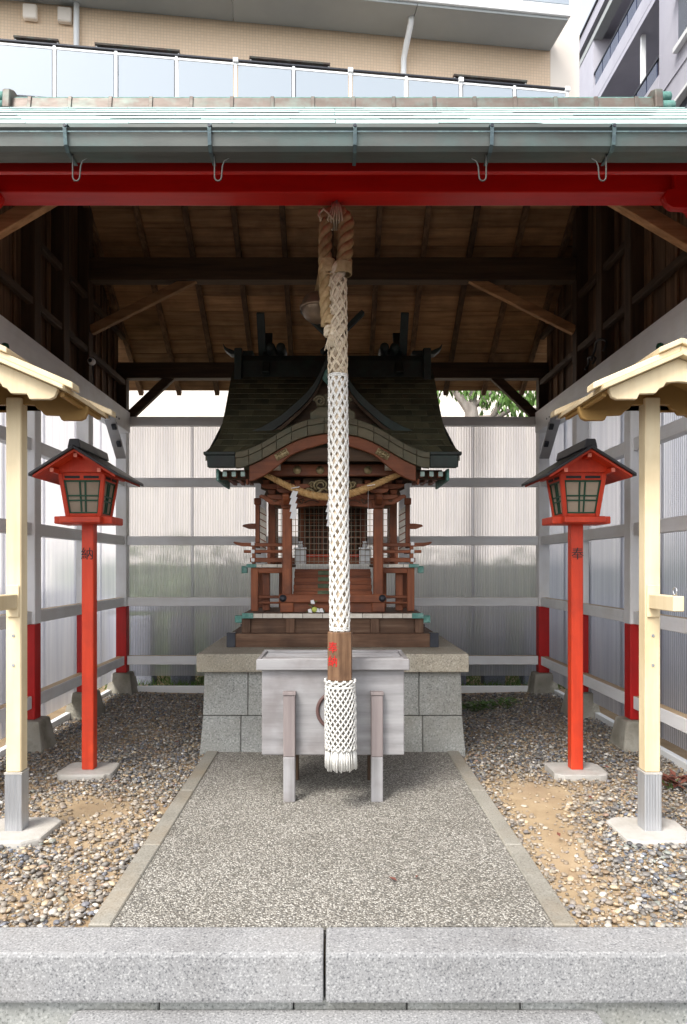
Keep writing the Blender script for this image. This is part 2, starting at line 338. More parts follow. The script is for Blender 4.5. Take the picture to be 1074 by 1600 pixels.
def mat_aggregate():
    N = NT('washed_pebble_aggregate'); v = coords(N, False)
    vo = N.n('ShaderNodeTexVoronoi'); vo.inputs['Scale'].default_value = 160; N.l(v, vo.inputs['Vector'])
    sx = N.n('ShaderNodeSeparateColor'); N.l(vo.outputs['Color'], sx.inputs[0])
    col = ramp(N, sx.outputs[0], [(0, (.10,.097,.09)), (.25, (.19,.18,.16)), (.5, (.285,.268,.235)), (.75, (.38,.36,.32)), (.93, (.54,.52,.475))])
    gap = ramp(N, vo.outputs['Distance'], [(.42, (0,0,0)), (.75, (1,1,1))])
    col = mixc(N, gap, col, (.12,.11,.092))
    big = noise(N, v, 1.6, 5, .6); col = mixc(N, 1.0, col, ramp(N, big, [(.3, (.88,.87,.85)), (.7, (1.08,1.08,1.08))]), 'MULTIPLY')
    p = N.n('ShaderNodeBsdfPrincipled', Roughness=.8); N.l(col, p.inputs['Base Color'])
    bp = N.n('ShaderNodeBump'); bp.invert = True; bp.inputs['Strength'].default_value = .9; bp.inputs['Distance'].default_value = .006; N.l(vo.outputs['Distance'], bp.inputs['Height']); N.l(bp.outputs[0], p.inputs['Normal'])
    N.l(p.outputs[0], N.out.inputs[0]); return N.m
m['aggregate'] = mat_aggregate()

def text_mesh(ch, size, name, mt, parent, thick=.0015):
    cu = bpy.data.curves.new(name, 'FONT'); cu.body = ch; cu.size = size; cu.align_x = 'CENTER'; cu.align_y = 'CENTER'; cu.extrude = thick; cu.offset = 0
    o = bpy.data.objects.new(name+'_tmp', cu); C.objects.link(o)
    bpy.context.view_layer.update()
    me = bpy.data.meshes.new_from_object(o.evaluated_get(bpy.context.evaluated_depsgraph_get())); bpy.data.objects.remove(o)
    me.materials.clear(); me.materials.append(mt)
    o = bpy.data.objects.new(name, me); C.objects.link(o); o.parent = parent; return o
# ------------------------------------------------------------------ ground, path, step
HB = 6.1; PX = 1.82          # back wall depth, side wall half width
g = MB(); g.add([(-900,-900,-.36),(900,-900,-.36),(900,900,-.36),(-900,900,-.36)], [(0,1,2,3)])
tag(g.build('ground', m['asphalt']), kind='structure')
g = MB()
nx, ny = 60, 60
xs = np.linspace(-3.4, 3.4, nx); ys = np.linspace(2.1, 11.5, ny)
vs = [(x, y, -.022 + .012*math.sin(3.1*x+1.3*y)*math.sin(2.3*y+.7) - (.0 if abs(x) > .72 else .02)) for y in ys for x in xs]
g.add(vs, [(j*nx+i, j*nx+i+1, (j+1)*nx+i+1, (j+1)*nx+i) for j in range(ny-1) for i in range(nx-1)])
k = len(g.v); g.add([(-3.4,2.1,-.36),(3.4,2.1,-.36),(3.4,11.5,-.36),(-3.4,11.5,-.36),(-3.4,2.1,-.03),(3.4,2.1,-.03),(3.4,11.5,-.03),(-3.4,11.5,-.03)], [(0,1,5,4),(1,2,6,5),(2,3,7,6),(3,0,4,7)])
yard = tag(g.build('soil_ground', m['soil'], smooth=True), kind='structure')
PWi, PWo = .665, .735
path = tag(B(-PWi+.001, PWi-.001, 2.112, 4.16, -.12, 0.0).build('paved_path', m['aggregate']), kind='structure')
for sx in (-1, 1):
    yb = [2.112, 2.72, 3.38, 4.165]
    for a_, b_ in zip(yb, yb[1:]):
        B(min(sx*PWi, sx*PWo), max(sx*PWi, sx*PWo), a_+.0015, b_-.0015, -.12, .006).build('edging_stone', m['edging'], path, bev=.004)
steps = tag(bpy.data.objects.new('stone_steps', None), kind='structure'); C.objects.link(steps)
xb = [-2.6, -1.62, -.0225, 1.45, 2.6]
for a_, b_ in zip(xb, xb[1:]):
    B(a_+.003, b_-.003, 1.955, 2.106, -.135, .004).build('kerb_stone', m['granite'], steps, bev=.010, seg=2)
xb = [-2.6, -1.4, -.49, -.11, .21, .53, 1.5, 2.6]
for a_, b_ in zip(xb, xb[1:]):
    B(a_+.002, b_-.002, 1.985, 2.11, -.36, -.139).build('riser_stone', m['granite_dark'], steps, bev=.004)
# lower tread with rounded back corners
pl = []
for (cx_, cy_, a0) in ((-.70, 1.955, 180), (.715, 1.955, 90), (.715, 1.66, 0), (-.70, 1.66, 270)):
    for k in range(6):
        a = R(a0 - 18*k); pl.append((cx_ + .025*math.cos(a), cy_ + .025*math.sin(a)))
MB().prism(pl, -.36, -.165, 'z').build('tread_stone', m['granite'], steps, bev=.006, seg=2)
B(-2.6, 2.6, 1.2, 1.62, -.36, -.34).build('tread_stone', m['granite'], steps, bev=.004)

# ------------------------------------------------------------------ pavilion
pav = thing('shelter_hall', 'open wooden shelter with green copper roof, red front beam and translucent walls', 'shelter', (0, 4.6, 0))
RY, RZ, SL, EV = 4.7, 4.04, .68, 2.50     # ridge depth, underside height at the ridge, slope, eave depth (front)
EB = 2*RY - 2.78
def under(y): return RZ - SL*abs(y-RY)
PY = [3.08, 4.24, 5.17, HB]
h = .045
post_pts = [(s*PX, y) for s in (-1, 1) for y in PY] + [(-.62, HB), (.62, HB)]
for (x, y) in post_pts:
    if abs(x) > 1:
        o = B(x-h, x+h, y-h, y+h, .165, .735).build('post_foot', m['postred'], pav, bev=.004)
        top = under(y)-.002 if y < HB else 2.70
        dark0 = 2.40
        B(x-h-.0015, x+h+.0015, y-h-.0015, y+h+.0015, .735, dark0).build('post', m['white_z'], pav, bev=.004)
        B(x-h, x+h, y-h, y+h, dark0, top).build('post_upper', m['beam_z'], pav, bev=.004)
        a, b = .085, .125
        mb = MB().hexa([(x-b,y-b,-.06),(x+b,y-b,-.06),(x+b,y+b,-.06),(x-b,y+b,-.06)], [(x-a,y-a,.165),(x+a,y-a,.165),(x+a,y+a,.165),(x-a,y+a,.165)])
        mb.build('base_stone', m['basestone'], pav, bev=.015, seg=2)
    else:
        B(x-h, x+h, y-h, y+h, -.05, 2.70).build('post', m['white_z'], pav, bev=.004)
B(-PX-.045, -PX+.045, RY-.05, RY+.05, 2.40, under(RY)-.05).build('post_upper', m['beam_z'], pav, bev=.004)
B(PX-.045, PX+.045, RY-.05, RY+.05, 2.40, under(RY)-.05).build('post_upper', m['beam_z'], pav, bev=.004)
RZS = [1.806, 1.302, .775, .27]
rh = .038
bx = [-PX+h+.002, -.62-h-.002, -.62+h+.002, .62-h-.002, .62+h+.002, PX-h-.002]
for z in [2.333] + RZS:
    for i in (0, 2, 4):
        B(bx[i], bx[i+1], HB-.03, HB+.03, z-rh, z+rh).build('rail', m['white_x'], pav, bev=.003)
for s in (-1, 1):
    for z in RZS:
        for a_, b_ in zip(PY, PY[1:]):
            B(s*PX-.03, s*PX+.03, a_+h+.003, b_-h-.003, z-rh, z+rh).build('rail', m['white_y'], pav, bev=.003)
    B(s*1.79-.05, s*1.79+.05, 2.75, HB-.05, 2.225, 2.402).build('side_beam', m['white_y'], pav, bev=.004)
    # steel corner bracket with two square nuts
    br = MB().bar((s*1.742, 5.46, 2.27), (s*1.742, 5.80, 1.97), .012, .085, (1,0,0)).build('corner_bracket', m['steel'], pav, bev=.002)
    for (yy, zz) in ((5.555, 2.19), (5.68, 2.075)):
        MB().cbox((s*1.722, yy, zz), (.035, .05, .05), Matrix.Rotation(R(45), 3, 'X')).build('nut', m['darkmetal'], br, bev=.004)
    for yy in (HB-.45, HB-.38):
        MB().lathe([(.008,0),(.008,.004)], (s*1.79-s*.053, yy, 2.28), 8, 'x').build('bolt', m['darkmetal'], pav)
    # ground boards under the sheets
    B(s*1.905-.02, s*1.905+.02, 2.9, HB+.08, -.06, .03).build('sill_board', m['offwhite'], pav, bev=.003)
B(-1.88, 1.88, HB+.062, HB+.10, -.06, .03).build('sill_board', m['offwhite'], pav, bev=.003)
# fluted sheets
def sheet(w_, z0, z1):
    mb = MB(); n = int(w_/.0055); vs = []
    for i in range(n+1):
        x = -w_/2 + w_*i/n; d = .0022*math.sin(2*math.pi*x/.022)
        vs += [(x, d, z0), (x, d, z1)]
    mb.add(vs, [(2*i, 2*i+2, 2*i+3, 2*i+1) for i in range(n)])
    me = mb.mesh('wall_sheet', smooth=True); me.materials.append(m['poly']); return me
meB = sheet(.64, .125, 2.37); meS = sheet(.60, .10, 2.30)
for i, x in enumerate(np.linspace(-1.53, 1.53, 6)):
    o = bpy.data.objects.new('wall_sheet', meB); C.objects.link(o); o.parent = pav; o.location = (x, HB+.042+.006*(i % 2)-4.6, 0)
for s in (-1, 1):
    for i, y in enumerate(np.arange(3.15, 6.1, .56)):
        o = bpy.data.objects.new('wall_sheet', meS); C.objects.link(o); o.parent = pav; o.rotation_euler = (0,0,R(90)); o.location = (s*(PX+.055+.006*(i % 2)), y+.02-4.6, 0)
# header, tie beam, braces
B(-PX-.3, PX+.3, HB-.05, HB+.05, 2.70, 2.835).build('header_beam', m['beam_x'], pav, bev=.005)
B(-PX+h+.002, PX-h-.002, 5.17-.05, 5.17+.05, 3.165, 3.33).build('tie_beam', m['beam_x'], pav, bev=.005)
for s in (-1, 1):
    MB().bar((s*1.775, 5.17, 2.81), (s*1.0, 5.17, 3.20), .045, .065).build('brace', m['plank_x'], pav, bev=.003)
    MB().bar((s*1.78, HB, 2.36), (s*1.38, HB, 2.74), .05, .075).build('brace', m['beam_x'], pav, bev=.003)
    MB().bar((s*1.78, 3.25, 2.50), (s*1.22, 3.25, 2.83), .05, .07).build('brace', m['plank_x'], pav, bev=.003)
    for y0, y1 in ((3.13, 4.19), (4.29, 4.64), (4.76, 5.12), (5.22, 6.05)):
        for z in (2.66, 3.05):
            if z+.05 < min(under(y0), under(y1)):
                B(s*1.80-.02, s*1.80+.02, y0, y1, z-.022, z+.022).build('wall_rail', m['beam_y'], pav, bev=.003)
    ys_ = np.arange(3.0, 6.14, .155)
    for y0, y1 in zip(ys_, ys_[1:]):
        a_, b_ = y0+.002, y1-.002; xo = random.uniform(0, .005)
        X0, X1 = s*(1.855+xo), s*(1.873+xo)
        mb = MB().hexa([(X0,a_,2.30),(X1,a_,2.30),(X1,b_,2.30),(X0,b_,2.30)], [(X0,a_,under(a_)-.004),(X1,a_,under(a_)-.004),(X1,b_,under(b_)-.004),(X0,b_,under(b_)-.004)])
        if a_ < RY < b_: pass
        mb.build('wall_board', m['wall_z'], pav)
        if random.random() < .75:
            MB().hexa([(s*1.842,a_-.012,2.41),(s*1.853,a_-.012,2.41),(s*1.853,a_+.012,2.41),(s*1.842,a_+.012,2.41)], [(s*1.842,a_-.012,under(a_)-.03),(s*1.853,a_-.012,under(a_)-.03),(s*1.853,a_+.012,under(a_)-.03),(s*1.842,a_+.012,under(a_)-.03)]).build('batten', m['wall_z'], pav)
# rafters and ceiling planks (both slopes)
GX = 2.12
ct = 1/math.sqrt(1+SL*SL)
for k in range(-5, 6):
    x = k*.357-.012
    for sgn, ye in ((1, EB), (-1, EV+.06)):
        y0 = RY+.02*sgn; up = (0, SL*sgn, 1)
        MB().bar((x, y0, under(y0)-.032), (x, ye, under(ye)-.032), .04, .05, up).build('rafter', m['wall_y'], pav, bev=.002)
for sgn, ye in ((1, EB), (-1, EV)):
    n = int(round(abs(ye-RY)/.118))
    for i in range(n):
        y0 = RY + sgn*(abs(ye-RY)*i/n + .003); y1 = RY + sgn*(abs(ye-RY)*(i+1)/n - .0032)
        cuts = [-GX, random.choice([-1.07,-.36,.36,1.07])+.0, GX]
        for a_, b_ in zip(cuts, cuts[1:]):
            dz = random.uniform(-.0015, .0015)
            mb = MB().hexa([(a_+.001,y0,under(y0)-.006+dz),(b_-.001,y0,under(y0)-.006+dz),(b_-.001,y1,under(y1)-.006+dz),(a_+.001,y1,under(y1)-.006+dz)],
                           [(a_+.001,y0,under(y0)+.012),(b_-.001,y0,under(y0)+.012),(b_-.001,y1,under(y1)+.012),(a_+.001,y1,under(y1)+.012)])
            mb.build('ceiling_plank', m['plank_x'], pav)
# roof deck and copper sheets
for sgn, ye in ((1, EB), (-1, EV)):
    MB().hexa([(-GX,RY,under(RY)+.014),(GX,RY,under(RY)+.014),(GX,ye,under(ye)+.014),(-GX,ye,under(ye)+.014)],
              [(-GX,RY,under(RY)+.10),(GX,RY,under(RY)+.10),(GX,ye,under(ye)+.10),(-GX,ye,under(ye)+.10)]).build('roof_deck', m['beam_x'], pav)
def top(y): return under(y)+.104
rows = 6; DY = (RY-.04-(EV-.05))/rows
sheet_w = .36
for r_ in range(rows):
    y1 = EV-.05 + DY*r_; y0 = y1 + DY*1.12     # y1 lower edge
    x = -GX-.03 - (sheet_w*.5 if r_ % 2 else 0)
    while x < GX+.03:
        a_, b_ = max(x, -GX-.03), min(x+sheet_w, GX+.03)
        if b_-a_ > .03:
            u = .011+random.uniform(0, .003)
            MB().hexa([(a_+.0015,y1,top(y1)+u-.004),(b_-.0015,y1,top(y1)+u-.004),(b_-.0015,y0,top(y0)-.001),(a_+.0015,y0,top(y0)-.001)],
                      [(a_+.0015,y1,top(y1)+u),(b_-.0015,y1,top(y1)+u),(b_-.0015,y0,top(y0)+.003),(a_+.0015,y0,top(y0)+.003)]).build('roof_sheet', m['verdigris'], pav)
        x += sheet_w
MB().hexa([(-GX-.03,RY,top(RY)),(GX+.03,RY,top(RY)),(GX+.03,EB+.05,top(EB+.05)),(-GX-.03,EB+.05,top(EB+.05))],
          [(-GX-.03,RY,top(RY)+.01),(GX+.03,RY,top(RY)+.01),(GX+.03,EB+.05,top(EB+.05)+.01),(-GX-.03,EB+.05,top(EB+.05)+.01)]).build('rear_roof_sheet', m['verdigris'], pav)
# ridge with bands and rolled ends
zr = top(RY)-.02
rd = MB().prism([(RY-.10, zr-.05),(RY-.085, zr+.030),(RY-.05, zr+.042),(RY+.05, zr+.042),(RY+.085, zr+.030),(RY+.10, zr-.05)], -2.12, 2.12, 'x').build('ridge_cover', m['ridge'], pav, bev=.004)
for k in range(-7, 9):
    x = k*.265-.13
    MB().prism([(RY-.108, zr-.05),(RY-.093, zr+.033),(RY-.052, zr+.048),(RY+.052, zr+.048),(RY+.093, zr+.033),(RY+.108, zr-.05)], x-.012, x+.012, 'x').build('ridge_band', m['ridge'], rd, bev=.002)
B(-2.12, 2.12, RY-.06, RY+.06, zr+.0425, zr+.052).build('ridge_cap', m['patina'], rd, bev=.003)
for s in (-1, 1):
    e = MB().prism([(RY-.13, zr-.06),(RY-.12, zr+.065),(RY-.05, zr+.10),(RY+.05, zr+.10),(RY+.12, zr+.065),(RY+.13, zr-.06)], s*2.10, s*2.15, 'x').build('ridge_end', m['ridge'], rd, bev=.006)
    for (yy, zz, rr) in ((RY-.07, zr-.02, .036), (RY-.02, zr+.072, .036), (RY+.07, zr-.02, .036)):
        MB().lathe([(rr*.7,0),(rr,.012),(rr,.085),(rr*.75,.095)] if s > 0 else [(rr*.75,-.095),(rr,-.085),(rr,-.012),(rr*.7,0)], (s*2.15, yy, zz), 16, 'x').build('ridge_roll', m['patina'], rd, smooth=True)
# eave edge, gutter with straps and hooks
ye = EV-.05
B(-GX-.03, GX+.03, ye+.012, ye+.03, top(ye)-.075, top(ye)-.001).build('eave_board', m['gutter'], pav, bev=.002)
GZ = 2.524; GYc = ye-.012
prof = [(GYc+.03,GZ+.033),(GYc+.03,GZ-.022),(GYc+.02,GZ-.035),(GYc-.045,GZ-.035),(GYc-.060,GZ-.024),(GYc-.066,GZ+.024),(GYc-.073,GZ+.032),(GYc-.064,GZ+.036),(GYc-.056,GZ+.025),(GYc-.052,GZ-.020),(GYc-.043,GZ-.030),(GYc+.018,GZ-.030),(GYc+.026,GZ-.020),(GYc+.026,GZ+.033)]
gut = MB().prism(prof, -2.2, 2.2, 'x').build('gutter', m['gutter'], pav)
B(-2.2, 2.2, GYc-.0725, GYc-.070, GZ+.016, GZ+.020).build('gutter_seam', m['strap'], gut)
sx_ = []
for px_ in (-.899, -.414, .075, .535, .945, -1.38, 1.42):
    x = px_
    sp = MB()
    pts = [(x, GYc-.02, GZ+.052), (x, GYc-.072, GZ+.044), (x, GYc-.077, GZ+.024), (x, GYc-.068, GZ-.025), (x, GYc-.048, GZ-.039), (x, GYc+.03, GZ-.039)]
    for a_, b_ in zip(pts, pts[1:]): sp.bar(a_, b_, .012, .003, (0,1,.3))
    st = sp.build('gutter_strap', m['strap'], gut)
    MB().lathe([(.006,-.006),(.006,0)], (x, GYc-.074, GZ+.035), 8, 'y').build('rivet', m['darkmetal'], st)
    if px_ != .075:
        q = -1 if x < 0 else 1
        x2 = x - q*.01; yy = GYc-.03
        P_ = [(x2, yy, GZ-.036)] + [(x2 - q*.0, yy-.0, GZ-.05-.02*i) for i in range(1, 4)]
        P_ += [(x2 - q*(.012-.012*math.cos(R(a_))), yy+.0, GZ-.112-.014*math.sin(R(a_))) for a_ in range(0, 181, 30)]
        P_ += [(x2 - q*.027, yy+.0, GZ-.075), (x2 - q*.034, yy, GZ-.058), (x2-q*.05, yy, GZ-.05)]
        MB().tube(P_, .0027, 6).build('wire_hook', m['hookmetal'], gut, smooth=True)
MB().hexa([(-2.12,EV+.03,under(EV+.03)-.064),(2.12,EV+.03,under(EV+.03)-.064),(2.12,3.019,under(3.019)-.064),(-2.12,3.019,under(3.019)-.064)],
          [(-2.12,EV+.03,under(EV+.03)-.059),(2.12,EV+.03,under(EV+.03)-.059),(2.12,3.019,under(3.019)-.059),(-2.12,3.019,under(3.019)-.059)]).build('eave_soffit', m['crimson'], pav)
B(-GX-.03, GX+.03, ye-.004, ye+.004, top(ye)-.040, top(ye)+.006).build('drip_edge', m['gutter'], pav, bev=.002)
B(-2.12, 2.12, EV+.002, EV+.022, under(EV)-.062, under(EV)+.01).build('eave_fascia', m['crimson'], pav, bev=.002)
# red front beam, brackets and its posts
B(-2.25, 2.25, 3.02, 3.138, 2.686, 2.838).build('front_beam', m['crimson'], pav, bev=.006, seg=2)
for s in (-1, 1):
    pr = [(q0, q1-.085) for q0, q1 in [(1.80, 2.86),(1.80,2.44),(1.70,2.46),(1.665,2.50),(1.66,2.545),(1.625,2.555),(1.60,2.59),(1.595,2.62),(1.555,2.625),(1.52,2.645),(1.50,2.68),(1.44,2.682),(1.415,2.70),(1.40,2.735),(1.42,2.765),(1.45,2.775),(1.45,2.86)]]
    MB().prism([(s*p[0], p[1]) for p in pr], 2.985, 3.018, 'y').build('carved_bracket', m['crimson'], pav, bev=.006)
# cables and a camera under the roof
camr = thing('security_camera', 'tiny white round camera on the dark left roof post', 'camera', (-1.745, 5.17, 2.62))
MB().lathe([(.006,-.045),(.022,-.04),(.026,-.02),(.026,.0),(.02,.012)], (-1.742, 5.10, 2.56), 14, 'y').build('housing', m['offwhite'], camr, smooth=True)
MB().lathe([(.011,-.048),(.014,-.046),(.014,-.04)], (-1.742, 5.10, 2.56), 12, 'y').build('lens', m['blackchar'], camr, smooth=True)
MB().tube([(-1.742, 5.10, 2.54+.02), (-1.743, 5.12, 2.50), (-1.735, 5.118, 2.44), (-1.745, 5.118, 2.40)], .004, 6).build('cable', m['blackchar'], camr, smooth=True)
cb = MB()
for k, (cy, cz, rr) in enumerate(((4.55, 2.47, .07), (4.70, 2.43, .045))):
    cb.tube([(1.72+.01*math.sin(a*3), cy+rr*1.6*math.cos(a), cz+rr*math.sin(a)) for a in np.linspace(-.4, 3.6, 18)], .008, 6)
tag(cb.build('cable_loop', m['blackchar'], None, smooth=True), 'dark looped cable lying on the right side beam under the roof', 'cable')
for s, lb in ((-1, 'small dark green knob on the left grey side beam'), (1, 'small dark green knob on the right grey side beam')):
    o = MB().lathe([(.004,-.02),(.018,-.014),(.022,0),(.018,.014),(.004,.02)], (s*1.73, 3.72, 2.24), 12, 'x').build('green_knob', m['green'], None, smooth=True)
    tag(o, lb, 'knob')

# ------------------------------------------------------------------ stone podium
pod = thing('stone_podium', 'grey granite block podium with overhanging cap under the small shrine', 'podium', (0, 4.6, 0))
Y0, Y1 = 4.12, 5.12
def podb(xa, xb_, z0, z1, y0=Y0, y1=None):
    y1 = y1 or y0+.25
    e = lambda z: .022*((.47-z)/.47)**2
    mb = MB()
    fx = lambda x, z: x + (e(z) if x > .7 else (-e(z) if x < -.7 else 0))
    mb.hexa([(fx(xa,z0),y0-e(z0),z0),(fx(xb_,z0),y0-e(z0),z0),(fx(xb_,z0),y1,z0),(fx(xa,z0),y1,z0)], [(fx(xa,z1),y0-e(z1),z1),(fx(xb_,z1),y0-e(z1),z1),(fx(xb_,z1),y1,z1),(fx(xa,z1),y1,z1)])
    mb.build('stone_block', m['granite_dark'], pod, bev=.004)
for z0, z1, cx in ((-.04, .03, None), (.034, .205, (-.752,-.535,-.10,.30,.525,.752)), (.209, .464, (-.752,-.495,.02,.505,.752))):
    if cx is None: continue
    for a_, b_ in zip(cx, cx[1:]): podb(a_+.0015, b_-.0015, z0 if z0 > .1 else -.04, z1)
B(-.745, .745, Y0+.26, Y1, -.04, .464).build('stone_core', m['granite_dark'], pod, bev=.004)
for xa, xb_ in ((-.79, .02), (.0225, .79)):
    B(xa, xb_, 4.08, 5.16, .466, .572).build('cap_stone', m['granite_cap'], pod, bev=.006, seg=2)
# ------------------------------------------------------------------ small shrine
SH = thing('small_shrine', 'small brown wooden shrine with curved copper roof on the granite podium', 'shrine', (0, 4.75, .572))
sb = lambda x0,x1,y0,y1,z0,z1,n,mt,p=None,bev=.003,**k: B(min(x0,x1),max(x0,x1),y0,y1,z0,z1).build(n, m[mt], p or SH, bev=bev, **k)
Z = .572
# ground sill
for y in (4.42, 5.06): sb(-.655, .655, y, y+.07, Z, Z+.085, 'sill_beam', 'old_x')
for s in (-1, 1): sb(s*.655, s*.585, 4.492, 5.058, Z, Z+.083, 'sill_beam', 'old_y')
for s in (-1, 1):
    for y in (4.412, 5.075): sb(s*.61, s*.665, y, y+.062, Z+.001, Z+.091, 'corner_fitting', 'darkmetal', bev=.002)
# plinth with panels
for y in (4.455, 5.06):
    for x in (-.548, -.268, .268, .548): sb(x-.028, x+.028, y, y+.05, Z+.086, .752, 'plinth_post', 'old_z')
    for a_, b_ in ((-.519,-.297), (-.239,.239), (.297,.519)): sb(a_, b_, y+.02, y+.035, Z+.086, .752, 'plinth_panel', 'old_x', bev=0)
for s in (-1, 1): sb(s*.53, s*.545, 4.51, 5.06, Z+.086, .752, 'plinth_panel', 'old_y', bev=0)
# lower deck
xs_ = np.linspace(-.567, .567, 10)
for i, (a_, b_) in enumerate(zip(xs_, xs_[1:])):
    dk = sb(a_+.001, b_-.001, 4.44, 5.10, .754, .784+random.uniform(0,.002), 'deck_plank', 'old_y')
    sb(a_+.0015, b_-.0015, 4.4365, 4.4385, .7545, .7825, 'end_grain', 'endgrain', dk, bev=0)
for s in (-1, 1):
    sb(s*.50, s*.572, 4.428, 4.436, .752, .786, 'copper_trim', 'patina', bev=.002)
    sb(s*.567, s*.62, 4.46, 4.51, .722, .768, 'deck_beam_end', 'patina', bev=.004)
    sb(s*.567, s*.60, 5.0, 5.05, .722, .768, 'deck_beam_end', 'patina', bev=.004)
# entrance pillars
for x in (-.294, .294):
    sb(x-.043, x+.043, 4.512, 4.598, .786, .862, 'pillar_base', 'shr_x', bev=.005)
    sb(x-.031, x+.031, 4.52, 4.585, .862, 1.452, 'pillar', 'shr_z', bev=.006)
lb = sb(-.345, .345, 4.50, 4.518, .848, .902, 'low_crossbeam', 'shr_x', bev=.004)
for x in (-.318, .318):
    MB().lathe([(.006,-.016),(.012,-.016),(.014,-.010),(.022,-.008),(.024,-.002),(.024,0)], (x, 4.50, .876), 16, 'y').build('round_boss', m['darkmetal'], lb, smooth=True)
sb(-.262, .262, 4.53, 4.55, .786, .846, 'low_panel', 'shr_x', bev=0)
# steps
for i in range(5):
    y = 4.60+.052*i; z = .868+.044*i
    st = sb(-.262, .262, y, y+.075, z-.030, z+.004, 'stair_tread', 'shr_x', bev=.008, seg=2)
    sb(-.105, .105, y-.003, y+.03, z-.027, z+.007, 'copper_sleeve', 'moss', st, bev=.008)
    sb(-.26, .26, y+.05, y+.054, z-.03, z+.018, 'stair_riser', 'shr_x', bev=0)
# veranda
for s in (-1, 1):
    for (x, y) in ((.515, 4.66), (.445, 4.72), (.515, 5.04), (.36, 5.04)):
        sb(s*(x-.024), s*(x+.024), y-.024, y+.024, .786, 1.072, 'veranda_post', 'shr_z')
    sb(s*.31, s*.54, 4.652, 4.668, .868, .888, 'tie_rail', 'shr_x'); sb(s*.31, s*.54, 4.652, 4.668, .832, .846, 'tie_rail', 'shr_x')
    sb(s*.29, s*.54, 4.645, 4.665, 1.035, 1.072, 'veranda_beam', 'shr_x')
    for k in range(3):
        a_, b_ = .265+.1*k, .265+.1*k+.098
        q = sb(s*a_, s*b_, 4.625, 5.08, 1.074, 1.094, 'veranda_plank', 'old_y')
        sb(s*(a_+.001), s*(b_-.001), 4.6215, 4.6235, 1.0745, 1.0935, 'end_grain', 'endgrain', q, bev=0)
    sb(s*.50, s*.566, 4.612, 4.621, 1.072, 1.096, 'copper_trim', 'patina', bev=.002)
    sb(s*.562, s*.60, 4.63, 4.67, 1.035, 1.082, 'veranda_beam_end', 'patina', bev=.004)
    # railing with flared ends
    for z, th, xe in ((1.122, .030, .545), (1.178, .020, .585), (1.222, .024, .555)):
        sb(s*.325, s*xe, 4.633, 4.633+th, z-th/2, z+th/2, 'railing_bar', 'shr_x')
        sb(s*.513, s*(.513+th), 4.66, 5.06, z-th/2, z+th/2, 'railing_bar', 'shr_y')
    fl = [(.545,1.211),(.60,1.212),(.635,1.222),(.655,1.237),(.650,1.243),(.60,1.236),(.545,1.235)]
    MB().prism([(s*p[0], p[1]) for p in fl], 4.634, 4.656, 'y').build('railing_tip', m['shr_x'], SH, bev=.002)
    for z in (1.122, 1.178, 1.230): sb(s*.513, s*.537, 4.625, 4.632, z-.012, z+.012, 'white_cap', 'white', bev=.003)
    for x in (.52, .42): sb(s*(x-.012), s*(x+.012), 4.636, 4.656, 1.096, 1.215, 'railing_post', 'shr_z')
# sanctuary body: corner posts, walls, lattice
for s in (-1, 1):
    for y in (4.86, 5.06): sb(s*.395, s*.445, y, y+.05, 1.096, 1.66, 'corner_post', 'shr_z')
    sb(s*.40, s*.44, 4.915, 5.055, 1.096, 1.15, 'side_panel', 'shr_y', bev=0); sb(s*.40, s*.44, 4.915, 5.055, 1.50, 1.62, 'side_panel', 'shr_y', bev=0)
    sb(s*.262, s*.392, 4.872, 4.888, 1.096, 1.14, 'front_panel', 'shr_x', bev=0)
    # side wing screens
    w_ = sb(s*.497, s*.527, 4.79, 4.82, 1.24, 1.50, 'wing_post', 'shr_z')
    sb(s*.49, s*.535, 4.785, 4.825, 1.50, 1.545, 'wing_cap', 'shr_z', bev=.004)
    MB().prism([(s*p[0], p[1]) for p in [(.527,1.335),(.57,1.335),(.615,1.352),(.612,1.36),(.605,1.365),(.56,1.372),(.527,1.372)]], 4.79, 4.82, 'y').build('wing_nose', m['shr_x'], SH, bev=.002)
    MB().prism([(s*p[0], p[1]) for p in [(.455,1.19),(.494,1.19),(.494,1.49),(.455,1.46)]], 4.80, 4.808, 'y').build('wing_board', m['endgrain'], SH)
    for k in range(6): MB().bar((s*.452, 4.797, 1.20+.045*k), (s*.497, 4.797, 1.225+.045*k), .006, .006).build('wing_slat', m['shr_x'], SH)
for sy, x0, x1 in ((5.085, -.395, -.25), (5.085, .25, .395)): sb(x0, x1, sy, sy+.012, 1.096, 1.13, 'rear_panel', 'shr_x', bev=0)
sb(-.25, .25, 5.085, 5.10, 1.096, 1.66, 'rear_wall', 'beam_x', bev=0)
sb(-.445, .445, 4.86, 4.90, 1.60, 1.67, 'wall_plate', 'shr_x')
sb(-.40, .40, 4.866, 4.89, 1.500, 1.53, 'lintel', 'shr_x')
lat = MB()
for i in range(25):
    x = -.385+.77*i/24
    lat.bar((x, 4.862, 1.10), (x, 4.862, 1.50), .0034, .0034, (0,1,0))
for j in range(10):
    z = 1.115+.041*j; lat.bar((-.39, 4.857, z), (.39, 4.857, z), .0034, .0034)
lat.build('wire_mesh', m['wire'], SH)
# doors inside, shelf
for s in (-1, 1):
    for k in range(5): sb(s*(.035+.04*k)-.003, s*(.035+.04*k)+.003, 5.00, 5.008, 1.16, 1.48, 'door_bar', 'shr_z', bev=0)
    for k in range(6): sb(s*.015, s*.22, 4.995, 4.999, 1.19+.05*k-.003, 1.19+.05*k+.003, 'door_bar', 'shr_x', bev=0)
    sb(s*.205, s*.235, 4.99, 5.02, 1.10, 1.50, 'door_post', 'shr_z')
sb(-.2, .2, 4.93, 5.04, 1.145, 1.165, 'inner_shelf', 'vermilion'); sb(-.19, .19, 4.94, 4.95, 1.098, 1.143, 'inner_panel', 'shr_x', bev=0)
